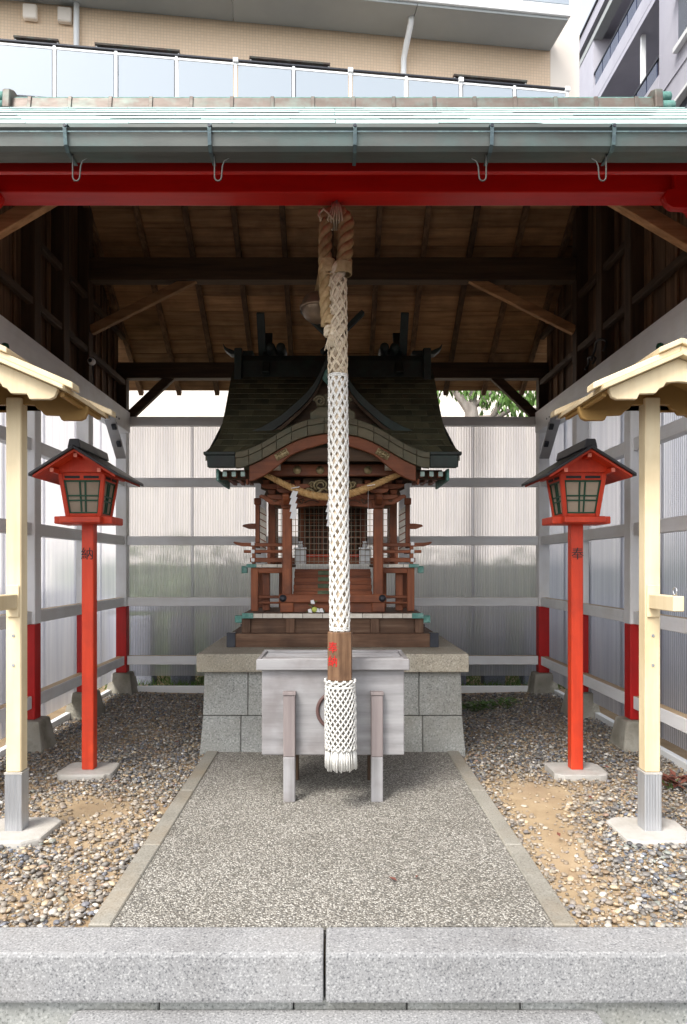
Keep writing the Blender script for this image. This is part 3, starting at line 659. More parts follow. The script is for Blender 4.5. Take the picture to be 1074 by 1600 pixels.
# pillar-top bracket sets
def boat(xc, half, z, hgt, y0, y1, nm='bracket_arm'):
    p = [(xc-half, z+hgt),(xc-half, z+hgt*.55),(xc-half*.75, z+hgt*.12),(xc-half*.45, z),(xc+half*.45, z),(xc+half*.75, z+hgt*.12),(xc+half, z+hgt*.55),(xc+half, z+hgt)]
    return MB().prism(p, y0, y1, 'y').build(nm, m['shr_x'], SH, bev=.003)
for s in (-1, 1):
    x = s*.294
    def blk(xc, yc, z, w_=.052, hh=.030):
        MB().hexa([(xc-w_*.36,yc-w_*.36,z),(xc+w_*.36,yc-w_*.36,z),(xc+w_*.36,yc+w_*.36,z),(xc-w_*.36,yc+w_*.36,z)], [(xc-w_/2,yc-w_/2,z+hh),(xc+w_/2,yc-w_/2,z+hh),(xc+w_/2,yc+w_/2,z+hh),(xc-w_/2,yc+w_/2,z+hh)]).build('bearing_block', m['shr_x'], SH, bev=.003)
    blk(x, 4.552, 1.453, .098, .052)
    prf = [(-.075,1.455),(.075,1.455),(.095,1.485),(.13,1.50),(.12,1.53),(.15,1.545),(.14,1.57),(.175,1.585),(.165,1.61),(.20,1.63),(.20,1.655),(-.12,1.655),(-.12,1.60),(-.095,1.57),(-.10,1.53),(-.08,1.50)]
    MB().prism([(x+s*p_[0], p_[1]) for p_ in prf], 4.572, 4.60, 'y').build('bracket_board', m['beam_x'], SH, bev=.003)
    boat(x, .125, 1.508, .034, 4.52, 4.57)
    for d in (-.098, 0, .098): blk(x+d, 4.552, 1.543)
    boat(x, .165, 1.575, .034, 4.51, 4.57)
    for d in (-.135, -.068, 0, .068, .135): blk(x+d, 4.552, 1.610, .045, .026)
    for yy in (4.47,):
        boat(x, .06, 1.545, .03, yy-.015, yy+.015); 
        for d in (-.04, .04): blk(x+d, yy, 1.577, .04, .026)
    MB().prism([(x+s*a_, b_) for a_, b_ in [(.035,1.475),(.10,1.478),(.135,1.50),(.165,1.522),(.178,1.52),(.182,1.533),(.170,1.545),(.145,1.54),(.12,1.53),(.035,1.54)]], 4.54, 4.566, 'y').build('carved_nose', m['shr_x'], SH, bev=.004)
    MB().tube([(x+s*(.08+.018*math.cos(a)*(1-a/14)), 4.537, 1.512+.018*math.sin(a)*(1-a/14)) for a in np.linspace(0, 9, 20)], .004, 6).build('scroll_carving', m['old_x'], SH, smooth=True)
    # front carved nose
    MB().prism([(4.52,1.47),(4.45,1.475),(4.41,1.50),(4.395,1.525),(4.42,1.54),(4.52,1.535)], x-.022, x+.022, 'x').build('carved_nose', m['shr_y'], SH, bev=.006)
# curved tie beam with carving
pb = [(-.262+.524*i/14, 1.452+.022*math.sin(math.pi*i/14)**.7) for i in range(15)] + [(.262-.524*i/14, 1.535+.018*math.sin(math.pi*i/14)) for i in range(15)]
rb = MB().prism(pb, 4.53, 4.575, 'y').build('rainbow_beam', m['shr_x'], SH, bev=.003)
for s in (-1, 1):
    MB().tube([(s*(.205-.022*math.cos(a)*(1-a/16)), 4.529, 1.50+.022*math.sin(a)*(1-a/16)) for a in np.linspace(0, 11, 26)], .0042, 6).build('scroll_carving', m['old_x'], rb, smooth=True)
    MB().tube([(s*(.18-.09*t), 4.529, 1.487+.02*math.sin(t*3)) for t in np.linspace(0, 1, 10)], .004, 6).build('scroll_carving', m['old_x'], rb, smooth=True)
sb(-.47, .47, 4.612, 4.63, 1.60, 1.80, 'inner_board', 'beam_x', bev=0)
# carved panel between beams
cv = MB()
for s in (-1, 1):
    cv.tube([(s*(.075+.045*math.cos(a)*(1-a/15)), 4.50, 1.598+.036*math.sin(a)*(1-a/15)) for a in np.linspace(-1, 10, 30)], [.009*(1-.03*i/3) for i in range(30)], 6)
    cv.tube([(s*(.03+.14*t), 4.503, 1.563+.014*math.sin(t*9)) for t in np.linspace(0, 1, 16)], .009, 6)
    cv.tube([(s*(.13+.02*math.cos(a)*(1-a/12)), 4.50, 1.60+.022*math.sin(a)*(1-a/12)) for a in np.linspace(0, 8, 18)], .007, 6)
cv.build('wave_carving', m['brass'], SH, smooth=True)
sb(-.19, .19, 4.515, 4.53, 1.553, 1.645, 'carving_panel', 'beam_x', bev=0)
# upper beam with bosses
ub = sb(-.46, .46, 4.42, 4.47, 1.648, 1.722, 'eave_beam', 'shr_x', bev=.004)
for x in (-.222, -.078, .078, .222):
    MB().lathe([(.004,-.012),(.014,-.012),(.016,-.008),(.022,-.008),(.026,-.004),(.026,0)], (x, 4.419, 1.684), 18, 'y').build('round_boss', m['brass'], ub, smooth=True)
for s in (-1, 1):
    sb(s*.475, s*.70, 4.34, 4.37, 1.615, 1.665, 'eave_purlin', 'beam_x')
    for x in (.545, .60, .655):
        rf = sb(s*(x-.013), s*(x+.013), 4.275, 4.75, 1.625, 1.655, 'rafter', 'shr_y')
        sb(s*(x-.0135), s*(x+.0135), 4.268, 4.274, 1.6245, 1.6555, 'rafter_cap', 'palepatina', rf, bev=.003)
    sb(s*.692, s*.708, 4.27, 4.75, 1.60, 1.672, 'verge_rafter_end', 'patina', bev=.003)
    sb(s*.515, s*.53, 4.30, 4.33, 1.58, 1.615, 'hanging_block', 'shr_z')
    sb(s*.325, s*.375, 4.28, 4.41, 1.68, 1.722, 'block_end', 'endgrain', bev=.003)
    for y in (4.49, 4.83): sb(s*.30, s*.70, y, y+.05, 1.655, 1.695, 'roof_purlin', 'beam_x')
# roof surface
lx = [0,.06,.153,.21,.267,.325,.382,.43,.477,.53,.58]; lv = [.220,.216,.199,.18,.153,.12,.084,.057,.034,.012,0]
def lift(x): return interp(abs(x), lx, lv)
tt = [0,.2,.5,.72,.9,1]; tz = [2.47,2.334,2.105,1.936,1.822,1.756]
YR, YE = 5.0, 4.2
def rz(x, y):
    t = (YR-y)/(YR-YE); a_ = interp(t, tt, tz)
    if abs(x) < .58:
        b_ = 1.750+lift(x)+.10*(y-YE); k = .02
        d = a_-b_
        return b_ + .5*(d+math.sqrt(d*d+k*k)) - (.5*k*math.exp(-abs(d)/k)*.5)
    return a_
def hw(t): return interp(t, [0,.5,.72,.86,.95,1], [.712,.703,.703,.713,.735,.765])
grid = MB(); NU, NV = 48, 20
for lay in (0, 1):
    for j in range(NV+1):
        t = j/NV; y = YR-(YR-YE-.012)*t
        for i in range(NU+1):
            x = (2*i/NU-1)*hw(t)*.995
            grid.v.append((x, y, rz(x, y)-.004-lay*.05))
W1 = NU+1; L = W1*(NV+1)
for j in range(NV):
    for i in range(NU):
        a_ = j*W1+i; grid.f += [(a_, a_+1, a_+W1+1, a_+W1), (L+a_, L+a_+W1, L+a_+W1+1, L+a_+1)]
    grid.f += [(j*W1, (j+1)*W1, L+(j+1)*W1, L+j*W1), (j*W1+NU, L+j*W1+NU, L+(j+1)*W1+NU, (j+1)*W1+NU)]
for i in range(NU): grid.f += [(NV*W1+i, NV*W1+i+1, L+NV*W1+i+1, L+NV*W1+i), (i, L+i, L+i+1, i+1)]
rf_o = grid.build('roof', m['shingle'], SH, smooth=False)
bk = MB()
for j in range(7):
    t = j/6*.8; y = YR+(YR-YE)*t
    bk.v += [(-hw(t), y, interp(t,tt,tz)), (hw(t), y, interp(t,tt,tz)), (-hw(t), y, interp(t,tt,tz)-.05), (hw(t), y, interp(t,tt,tz)-.05)]
for j in range(6):
    a_ = 4*j; bk.f += [(a_,a_+1,a_+5,a_+4), (a_+2,a_+6,a_+7,a_+3), (a_,a_+4,a_+6,a_+2), (a_+1,a_+3,a_+7,a_+5)]
bk.f += [(24,25,27,26)]
bk.build('rear_roof_slope', m['shingle'], SH)
rows = 15
for r_ in range(rows):
    t1 = 1-(r_/rows)**.92*.985; t0 = 1-((r_+1.12)/rows)**.92*.985; t0 = max(t0, 0.0)
    y1 = YR-(YR-YE)*t1; y0 = YR-(YR-YE)*t0
    us = [-1] + [(-1 + 2*(i+(.5 if r_ % 2 else 0))/15) for i in range(0 if r_ % 2 else 1, 15)] + [1]
    for a_, b_ in zip(us, us[1:]):
        n = 3; v0 = []
        pts = []
        for i in range(n+1):
            u = a_+(b_-a_)*i/n
            e0 = .0015 if i == 0 else (-.0015 if i == n else 0)
            xa, xb_ = u*hw(t1)+e0, u*hw(t0)+e0
            pts.append(((xa, y1, rz(xa,y1)+.0048), (xb_, y0, rz(xb_,y0)+.002)))
        mb = MB()
        for lo, hi in pts: mb.v += [lo, hi, (lo[0], lo[1]+.001, lo[2]-.006)]
        for i in range(n):
            q = 3*i; mb.f += [(q, q+3, q+4, q+1), (q+2, q+5, q+3, q)]
        mb.f += [(0,1,2), (3*n, 3*n+2, 3*n+1)]
        mb.build('copper_sheet', m['shingle'], rf_o)
# layered eave fascia
def strip(xa, xb_, y0, y1, dt, db, nm, mt, par, n=6, bev=.0):
    mb = MB(); p = [xa+(xb_-xa)*i/n for i in range(n+1)]
    poly = [(x, rz(x, YE)-dt) for x in p] + [(x, rz(x, YE)-db) for x in reversed(p)]
    return mb.prism(poly, y0, y1, 'y').build(nm, m[mt], par, bev=bev)
ed = [-.58,-.50,-.42,-.335,-.245,-.15,-.05,.05,.15,.245,.335,.42,.50,.58]
for a_, b_ in zip(ed, ed[1:]):
    strip(a_+.0008, b_-.0008, YE-.014, YE+.03, .000, .034, 'fascia_sheet', 'eavecopper', rf_o, 5, .002)
    strip(a_+.0008, b_-.0008, YE-.004, YE+.035, .0345, .092, 'fascia_sheet', 'eavecopper', rf_o, 5, .002)
for s in (-1, 1):
    a_, b_ = sorted((s*.5815, s*.768)); strip(a_, b_, YE-.020, YE+.03, -.006, .012, 'fascia_lip', 'eavedark', rf_o, 2, .002)
    a_, b_ = sorted((s*.5815, s*.745)); strip(a_, b_, YE-.006, YE+.04, .0125, .085, 'fascia_end', 'eavedark', rf_o, 2, .003)
    q = MB().hexa([(s*.742,YE,1.672),(s*.748,YE,1.672),(s*.70,4.75,1.90),(s*.694,4.75,1.90)], [(s*.745,YE,1.752),(s*.752,YE,1.752),(s*.706,4.75,2.12),(s*.70,4.75,2.12)])
    q.build('verge_fascia', m['eavedark'], rf_o)
# red-brown curved bargeboard and its fittings
n = 40; p = [-.50+1.0*i/n for i in range(n+1)]
bbk = lambda x: .165 - .022*math.cos(math.pi*x/.5)
poly = [(x, rz(x, YE)-.093) for x in p] + [(x, rz(x, YE)-bbk(x)-.012*abs(math.sin(2*math.pi*x/.5))) for x in reversed(p)]
bb = MB().prism(poly, YE+.02, YE+.05, 'y').build('bargeboard', m['shr_x'], SH, bev=.004)
for x in (-.305, 0.0, .30):
    z = rz(x, YE)-.132; sl_ = math.atan((rz(x+.02, YE)-rz(x-.02, YE))/.04)
    Mx = Matrix.Rotation(-sl_, 3, 'Y')
    f_ = MB().cbox((x, YE+.015, z), (.085 if x else .05, .008, .042), Mx).build('metal_fitting', m['brass'], bb, bev=.003)
    k = MB()
    for dx in (-.028, -.01, .01, .028):
        for dz in (-.011, .011): k.lathe([(.003,-.008),(.008,-.004),(.009,0)], tuple(Vector((x, YE+.011, z)) + Mx @ Vector((dx*(1 if x else .5), 0, dz))), 8, 'y')
    k.build('fitting_relief', m['brass'], f_, smooth=True)
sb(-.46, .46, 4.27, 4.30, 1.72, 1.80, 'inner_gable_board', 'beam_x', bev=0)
# ornament on the arch
orn = MB()
zb = rz(0, YE)-.01
orn.prism([(-.135,zb-.02),(.135,zb-.02),(.135,zb+.04),(.11,zb+.055),(.085,zb+.075),(-.085,zb+.075),(-.11,zb+.055),(-.135,zb+.04)], YE+.0, YE+.06, 'y')
oo = orn.build('arch_ornament', m['eavecopper'], SH, bev=.006)
for s in (-1, 1):
    MB().tube([(s*(.075+.035*math.cos(a)*(1-a/14)), YE-.004, zb+.105+.033*math.sin(a)*(1-a/14)) for a in np.linspace(0, 11, 26)], .010, 6).build('scroll', m['eavecopper'], oo, smooth=True)
MB().prism([(-.10,zb+.075),(.10,zb+.075),(.085,zb+.13),(.04,zb+.155),(-.04,zb+.155),(-.085,zb+.13)], YE+.005, YE+.04, 'y').build('ornament_crown', m['eavecopper'], oo, bev=.008)
# triangular dormer gable
cx_ = [0,.03,.106,.17,.25,.31,.376,.44,.50,.56]; cz_ = [2.475,2.40,2.235,2.155,2.082,2.03,1.985,1.95,1.925,1.912]
dz = lambda x: interp(abs(x), cx_, cz_)
YD = 4.44
for s in (-1, 1):
    p = [s*.56*i/14 for i in range(15)]
    mb = MB()
    for i, x in enumerate(p):
        yb = YD
        y2 = 5.0
        for _ in range(40):      # back edge where the dormer meets the main roof
            if interp((YR-y2)/(YR-YE), tt, tz) > dz(x)-.01: y2 -= .015
        y2 = max(y2, YD+.02)
        mb.v += [(x, yb, dz(x)), (x, y2+.02, dz(x)), (x, yb, dz(x)-.03), (x, y2+.02, dz(x)-.03)]
    for i in range(14):
        q = 4*i; mb.f += [(q,q+1,q+5,q+4), (q+2,q+6,q+7,q+3), (q,q+4,q+6,q+2), (q+1,q+3,q+7,q+5)]
    mb.f += [(0,2,3,1), (56,57,59,58)]
    mb.build('dormer_slope', m['shingle'], SH)
    poly = [(x, dz(x)+.008) for x in p] + [(x, dz(x)-.055) for x in reversed(p)]
    MB().prism(poly, YD-.03, YD-.002, 'y').build('dormer_bargeboard', m['eavedark'], SH, bev=.003)
    poly = [(x, dz(x)-.056) for x in p] + [(x, dz(x)-.085) for x in reversed(p)]
    MB().prism(poly, YD-.02, YD-.004, 'y').build('dormer_bargeboard', m['beam_x'], SH, bev=.002)
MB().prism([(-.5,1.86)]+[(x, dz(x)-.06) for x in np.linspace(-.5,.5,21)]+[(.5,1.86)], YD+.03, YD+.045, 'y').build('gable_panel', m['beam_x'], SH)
MB().prism([(-.05,2.30),(-.065,2.25),(-.03,2.215),(0,2.19),(.03,2.215),(.065,2.25),(.05,2.30),(0,2.36)], YD-.042, YD-.031, 'y').build('gable_pendant', m['patina'], SH, bev=.004)
sb(-.045, .045, YD-.02, 5.0, 2.455, 2.52, 'dormer_ridge', 'eavedark', bev=.006)
# main ridge, end blocks, logs and crossed finials
rdg = MB().prism([(4.915,2.40),(4.93,2.52),(4.955,2.565),(5.045,2.565),(5.07,2.52),(5.085,2.40)], -.655, .655, 'x').build('ridge', m['eavedark'], SH, bev=.004)
for s in (-1, 1):
    sb(s*.63, s*.685, 4.89, 5.11, 2.36, 2.60, 'ridge_end_block', 'eavedark', bev=.006)
    MB().prism([(s*a_, b_) for a_, b_ in [(.56,2.60),(.70,2.602),(.755,2.625),(.775,2.655),(.765,2.61),(.72,2.575),(.56,2.572)]], 4.955, 5.045, 'y').build('ridge_log', m['eavedark'], SH, bev=.006)
    for k, (sg, xo, top_) in enumerate(((1, 0, 2.835), (-1, .036, 2.77))):
        x = s*(.50-xo)
        MB().bar((x, 5.0+sg*.12, 2.42), (x, 5.0-sg*.13, top_), .030, .055, (1,0,0)).build('crossed_finial', m['eavedark'], SH, bev=.003)
    for x in (.43, .36): MB().lathe([(.02,-.13),(.032,-.12),(.036,0),(.032,.12),(.02,.13)], (s*x, 5.0, 2.60), 12, 'y').build('ridge_log', m['eavedark'], SH, smooth=True)
    MB().bar((-s*.07, YD+.03+.02*s, 2.44), (s*.195, YD+.03+.02*s, 2.70), .03, .05, (0,1,0)).build('crossed_finial', m['eavedark'], SH, bev=.003)

# ------------------------------------------------------------------ straw rope and paper streamers on the shrine
sr = thing('straw_rope', 'twisted straw rope sagging across the shrine front with white paper streamers', 'rope', (0, 4.4, 1.6))
def ropeline(t):
    x = -.43+.86*t; return Vector((x, 4.395-.012*math.sin(math.pi*t), 1.655-.14*math.sin(math.pi*t)**1.15 - .008*math.sin(6*t)))
def twist(path, r, turns, strand_r, n=3, steps=140, nt_=6, taper=None):
    out = []
    ps = [path(i/steps) for i in range(steps+1)]
    nrm = None; fr = []
    for i in range(steps+1):
        t = (ps[min(i+1,steps)]-ps[max(i-1,0)]).normalized()
        if nrm is None: nrm = t.orthogonal().normalized()
        nrm = (nrm - t*nrm.dot(t)).normalized(); fr.append((nrm.copy(), t.cross(nrm)))
    for k in range(n):
        pts = []
        rs = []
        for i in range(steps+1):
            a = 2*math.pi*(turns*i/steps + k/n); f = taper(i/steps) if taper else 1
            pts.append(ps[i] + (fr[i][0]*math.cos(a)+fr[i][1]*math.sin(a))*r*f); rs.append(strand_r*f)
        out.append(MB().tube(pts, rs, nt_))
    return out
tp = lambda t: .55+.45*math.sin(math.pi*min(max(t,0.0),1))**.5
for mb in twist(ropeline, .012, 15, .0135, 3, 150, 7, tp): mb.build('rope_strand', m['straw'], sr, smooth=True)
def shide(x, rot=0.0, sc=1.0):
    t = (x+.43)/.86; p = ropeline(t); mb = MB()
    y = p.y-.03; z = p.z-.012
    steps_ = [(.0,.0),(-.012,-.05),(.008,-.055),(-.014,-.10),(.006,-.105),(-.006,-.155)]
    segs = [((0,0),(-.018,-.045)), ((-.004,-.035),(-.024,-.085)), ((-.006,-.075),(-.020,-.130)), ((-.004,-.118),(-.018,-.172))]
    wd = .034
    for k, (a_, b_) in enumerate(segs):
        vs = []
        for (u, w_, d) in ((a_[0], a_[1], 0), (a_[0]+wd, a_[1]-.006, 0), (b_[0]+wd, b_[1]-.004, 0), (b_[0], b_[1], 0)):
            for dy in (0, .0012):
                vs.append((x+u*sc*math.cos(rot)-.012, y+u*sc*math.sin(rot)+dy+.0015*k, z+w_*sc))
        mb.add(vs, [(0,2,4,6),(1,7,5,3),(0,1,3,2),(2,3,5,4),(4,5,7,6),(6,7,1,0)])
    mb.build('paper_streamer', m['white'], sr)
    MB().bar((x-.02, y-.004, z+.014), (x+.03, y-.004, z+.022), .006, .004).build('paper_tie', m['white'], sr)
shide(-.235); shide(-.01, .3); shide(.232, 1.45)

# ------------------------------------------------------------------ offerings
for x, lb in ((-.225, 'white porcelain offering jar behind the mesh, left of the rope'), (.225, 'white porcelain offering jar behind the mesh, right of the rope')):
    o = thing('offering_jar', lb, 'jar', (x, 4.915, 1.0955))
    B(x-.040, x+.040, 4.88, 4.95, 1.0955, 1.195).build('jar_body', m['porcelain'], o, bev=.008, seg=2)
    B(x-.044, x+.044, 4.876, 4.954, 1.196, 1.212).build('jar_lid', m['porcelain'], o, bev=.005, seg=2)
    MB().lathe([(.016,0),(.02,.012),(.012,.03),(.018,.042)], (x, 4.915, 1.2125), 12).build('jar_neck', m['porcelain'], o, smooth=True)
    tag(o, lb, 'jar', 'offering jars in the shrine')
sk = thing('flower_offering', 'small bunch of stems with a yellow green bud and white petals on the shrine deck', 'flowers', (-.11, 4.46, .785))
for k in range(7):
    a = R(-60+18*k); MB().tube([(-.05, 4.47, .79+.002*k), (-.10-.03*k*.3, 4.465, .80+.006*k), (-.17+.012*k, 4.46-.004*k, .79+.012*k)], .0025, 5).build('stem', m['bark' if k % 2 else 'leafdark'], sk, smooth=True)
MB().lathe([(.004,-.018),(.016,-.01),(.019,0),(.015,.012),(.005,.018)], (-.115, 4.448, .807), 12).build('bud', m['yellowgreen'] if 'yellowgreen' in m else m['leaf'], sk, smooth=True)
for k, (x, z) in enumerate(((-.142,.797), (-.095,.80), (-.125,.853), (-.07,.80), (.07,.79), (.10,.787))):
    MB().hexa([(x-.012,4.445,z-.008),(x+.014,4.44,z-.01),(x+.012,4.452,z-.004),(x-.01,4.455,z-.004)], [(x-.014,4.444,z+.012),(x+.004,4.443,z+.016),(x+.006,4.45,z+.014),(x-.012,4.452,z+.01)]).build('petal', m['white'], sk)
MB().tube([(.03,4.47,.79),(.07,4.46,.80),(.12,4.46,.787)], .003, 5).build('stem', m['bark'], sk, smooth=True)

# ------------------------------------------------------------------ offering box
ob = thing('offering_box', 'weathered silver grey wooden offering box on four legs before the podium', 'box', (.0, 3.42, 0))
bx0, bx1 = -.329, .333
box = B(bx0, bx1, 3.27, 3.60, .203, .604).build('box_body', m['grey_x'], ob, bev=.004)
B(bx0-.024, bx1+.022, 3.245, 3.265, .600, .652).build('lid_front', m['grey_x'], ob, bev=.004)
B(bx0-.024, bx1+.022, 3.605, 3.625, .600, .652).build('lid_back', m['grey_x'], ob, bev=.004)
for x in (bx0-.024, bx1+.002): B(x, x+.02, 3.266, 3.604, .600, .650).build('lid_side', m['grey_y'], ob, bev=.003)
B(bx0, bx1, 3.266, 3.33, .632, .654).build('lid_frame', m['grey_x'], ob, bev=.004)
B(bx0, bx1, 3.56, 3.604, .632, .654).build('lid_frame', m['grey_x'], ob, bev=.004)
for k in range(6):
    y = 3.345+.037*k
    MB().prism([(y,.62),(y+.012,.646),(y+.024,.62)], bx0, bx1, 'x').build('lid_slat', m['grey_x'], ob, bev=.002)
for x in (-.199, .204):
    B(x-.0275, x+.0275, 3.225, 3.268, -.002, .205).build('leg', m['grey_z'], ob, bev=.004)
    B(x-.0273, x+.0273, 3.2255, 3.268, .206, .487).build('leg_upper', m['mauve_z'], ob, bev=.003)
    B(x-.03, x+.03, 3.222, 3.2685, .4885, .503).build('leg_cap', m['mauve_z'], ob, bev=.002)
    B(x-.0275, x+.0275, 3.555, 3.60, -.002, .203).build('leg', m['beam_z'], ob, bev=.003)
MB().tube([(.012+.082*math.cos(a), 3.266, .41+.082*math.sin(a)) for a in np.linspace(0, 2*math.pi, 40, endpoint=False)], .0085, 8, closed=True).build('ring_crest', m['ring'], ob, smooth=True)
MB().prism([(.012+.05*math.cos(a), .41+.05*math.sin(a)) for a in np.linspace(0, 2*math.pi, 24, endpoint=False)], 3.260, 3.2695, 'y').build('crest_disc', m['ring'], ob, bev=.004)

# ------------------------------------------------------------------ bell rope
RYY = 3.12
br = thing('bell_rope', 'thick bell rope in white knotted netting with wooden tube and white tassel', 'rope', (.02, RYY, .2))
def rx(z): return .036 - .018*max(0, (z-.2))/2.4
def net(z0, z1, rad, N_, turns, cr, nm, mt, wob=.0, ph=0.0):
    steps = max(24, int((z1-z0)/.012))
    for d in (-1, 1):
        mb = MB()
        for k in range(N_):
            pts = []
            for i in range(steps+1):
                z = z0+(z1-z0)*i/steps; r_ = rad(z) + (.0014 if d > 0 else 0) + .0012*math.sin((z*N_/((z1-z0)/max(turns,.01)))*2*math.pi*2+d*1.2)
                a = 2*math.pi*(k/N_ + d*turns*(z-z0)/(z1-z0)) + wob*math.sin(40*z+k) + ph*d
                pts.append((rx(z)+r_*math.cos(a), RYY+r_*math.sin(a), z))
            mb.tube(pts, cr, 5)
        mb.build(nm, m[mt], br, smooth=True)
zA, zB, zC, zD = .793, 1.925, 2.06, 2.41
for mb in twist(lambda t: Vector((rx(zA+(zD-zA)*t), RYY, zA+(zD-zA)*t)), .020, 9, .0195, 3, 220, 10): mb.build('core_strand', m['core'], br, smooth=True)
net(zA, zB, lambda z: .0415+.001*math.sin(9*z), 9, 2.25, .0031, 'cord_net', 'cord', .05)
net(zA, zB, lambda z: .0412+.001*math.sin(9*z), 9, 2.25, .0030, 'cord_net', 'cord', .06, .14)
net(zB+.004, zD-.06, lambda z: .041, 7, .95, .0030, 'upper_cord_net', 'oldcord', .10); net(zB+.004, zD-.06, lambda z: .041, 7, .95, .0028, 'upper_cord_net', 'oldcord', .10, .15)
for z in (zB, zB-.008, zA+.006, zA+.016): MB().tube([(rx(z)+.0425*math.cos(a), RYY+.0425*math.sin(a), z) for a in np.linspace(0, 2*math.pi, 24, endpoint=False)], .0036, 6, closed=True).build('cord_ring', m['cord'], br, smooth=True)
# folded thick rope at the top
def loopR(t): return Vector((.060-.012*(1-t)**2 - .0*t, RYY, 2.40+.225*t))
def loopL(t): return Vector((-.022-.012*math.sin(math.pi*t*.8), RYY-.005, 2.145+.46*t))
def wcol(z0, z1, xc, r_, nm='binding'):
    mb = MB(); nn = int((z1-z0)/.0055)
    for i in range(nn):
        z = z0+(z1-z0)*(i+.5)/nn; mb.tube([(xc+r_*math.cos(a), RYY-.002+r_*math.sin(a), z+.001*math.cos(a)) for a in np.linspace(0, 2*math.pi, 18, endpoint=False)], .0034, 5, closed=True)
    mb.build(nm, m['binding'], br, smooth=True)
for mb in twist(loopR, .0175, 1.7, .0195, 3, 60, 10): mb.build('rope_strand', m['brownrope'], br, smooth=True)
for mb in twist(loopL, .0145, 3.3, .0165, 3, 90, 10): mb.build('rope_strand', m['brownrope'], br, smooth=True)
# crown of the loop
for k in range(3):
    a0 = 2*math.pi*k/3
    pts = []
    for i in range(25):
        b_ = math.pi*i/24; c_ = Vector((.018+.040*math.cos(b_), RYY-.003, 2.61+.035*math.sin(b_))); a = a0+3.5*b_
        rad_ = Vector((math.cos(b_), 0, math.sin(b_))); pts.append(c_ + (rad_*math.cos(a)+Vector((0,1,0))*math.sin(a))*.015)
    MB().tube(pts, .017, 9).build('rope_strand', m['brownrope'], br, smooth=True)
wcol(2.375, 2.435, -.024, .033); wcol(2.37, 2.42, .042, .041); wcol(2.15, 2.185, -.016, .030); wcol(2.36, 2.366, -.024, .033); 
kn = MB()
for k in range(4):
    kn.tube([(-.012+.018*math.cos(a+k), RYY-.022+.012*math.sin(2*a+k), 2.115+.018*math.sin(a+k*1.7)) for a in np.linspace(0, 2*math.pi, 20, endpoint=False)], .010, 7, closed=True)
kn.build('end_knot', m['oldcord'], br, smooth=True)
fr = MB()
for k in range(34):
    a = 2*math.pi*k/34; r_ = .010+.016*random.random()
    fr.tube([(-.006+.006*math.cos(a), RYY-.03+.006*math.sin(a), 2.10), (-.006+r_*.7*math.cos(a), RYY-.032+r_*.6*math.sin(a), 2.075), (-.006+1.3*r_*math.cos(a), RYY-.035+r_*.8*math.sin(a), 2.045-random.random()*.02)], .0026, 4)
fr.build('end_tassel', m['oldcord'], br, smooth=True)
cd = MB()
for k in range(6):
    x0 = .000+.009*k; cd.tube([(x0*.5+.0, RYY-.01+.01*math.cos(k), 2.70), (x0*.8-.002, RYY-.035, 2.655), (x0-.012+.02*(k/5-.5), RYY-.038, 2.60), (x0-.01, RYY+.03, 2.585)], .0042, 6)
cd.tube([(-.052, RYY-.03, 2.595), (-.058, RYY-.036, 2.625), (-.040, RYY-.04, 2.645), (-.018, RYY-.04, 2.625), (.0, RYY-.04, 2.60)], .0052, 6)
cd.tube([(-.055, RYY-.03, 2.645), (-.062, RYY-.036, 2.62), (-.05, RYY-.04, 2.60)], .0048, 6)
cd.build('hanging_cord', m['oldcord'], br, smooth=True)
MB().tube([(.018, 3.09, 2.686), (.018, 3.09, 2.665), (.018, 3.12, 2.655), (.018, 3.13, 2.675), (.018, 3.13, 2.686)], .005, 6).build('hook', m['steel'], br, smooth=True)
# six-sided wooden tube with red characters
cxh = rx(.68); hr = .0605
hexp = [(cxh+hr*math.cos(R(a)), RYY+hr*math.sin(R(a))) for a in (-96, -36, 24, 84, 144, 204)]
hx = MB().prism(hexp, .578, .792, 'z').build('wooden_tube', m['tube_z'], br, bev=.004, seg=2)
p0, p1 = Vector((*hexp[5], 0)), Vector((*hexp[0], 0)); mid = (p0+p1)/2; nv = Vector((p1.y-p0.y, -(p1.x-p0.x), 0)).normalized(); ang = math.atan2((p1-p0).y, (p1-p0).x)
for ch, z in (('奉', .722), ('納', .662)):
    o = text_mesh(ch, .052, 'red_character', m['redchar'], hx, .001)
    o.rotation_euler = (R(90), 0, ang); q = mid + nv*.0012; o.location = Vector((q.x, q.y, z)) - br.location
# netted tassel
tr = lambda z: interp(z, [.19,.29,.46,.54,.556,.575], [.075,.067,.068,.064,.060,.066])
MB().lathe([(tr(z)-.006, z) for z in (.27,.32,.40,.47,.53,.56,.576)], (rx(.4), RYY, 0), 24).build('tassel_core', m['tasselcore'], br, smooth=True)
net(.272, .548, lambda z: tr(z)-.001, 18, .46, .0039, 'tassel_net', 'cord', .02)
net(.548, .580, lambda z: tr(z)+.001, 12, .14, .0042, 'tassel_collar', 'cord')
MB().tube([(rx(.55)+.064*math.cos(a), RYY+.064*math.sin(a), .549) for a in np.linspace(0, 2*math.pi, 28, endpoint=False)], .005, 6, closed=True).build('cord_ring', m['cord'], br, smooth=True)
fr = MB()
for k in range(230):
    a = 2*math.pi*random.random(); r0 = .066*(.35+.65*random.random()**.5); e = random.uniform(-.012, .012)
    zt = .183+.018*random.random()
    fr.tube([(rx(.3)+.94*r0*math.cos(a), RYY+.94*r0*math.sin(a), .29), (rx(.25)+(r0+.004)*math.cos(a+e), RYY+(r0+.004)*math.sin(a+e), .24), (rx(.2)+1.08*r0*math.cos(a+e), RYY+1.08*r0*math.sin(a+e), zt)], .0036, 4)
fr.build('fringe', m['cord'], br, smooth=True)
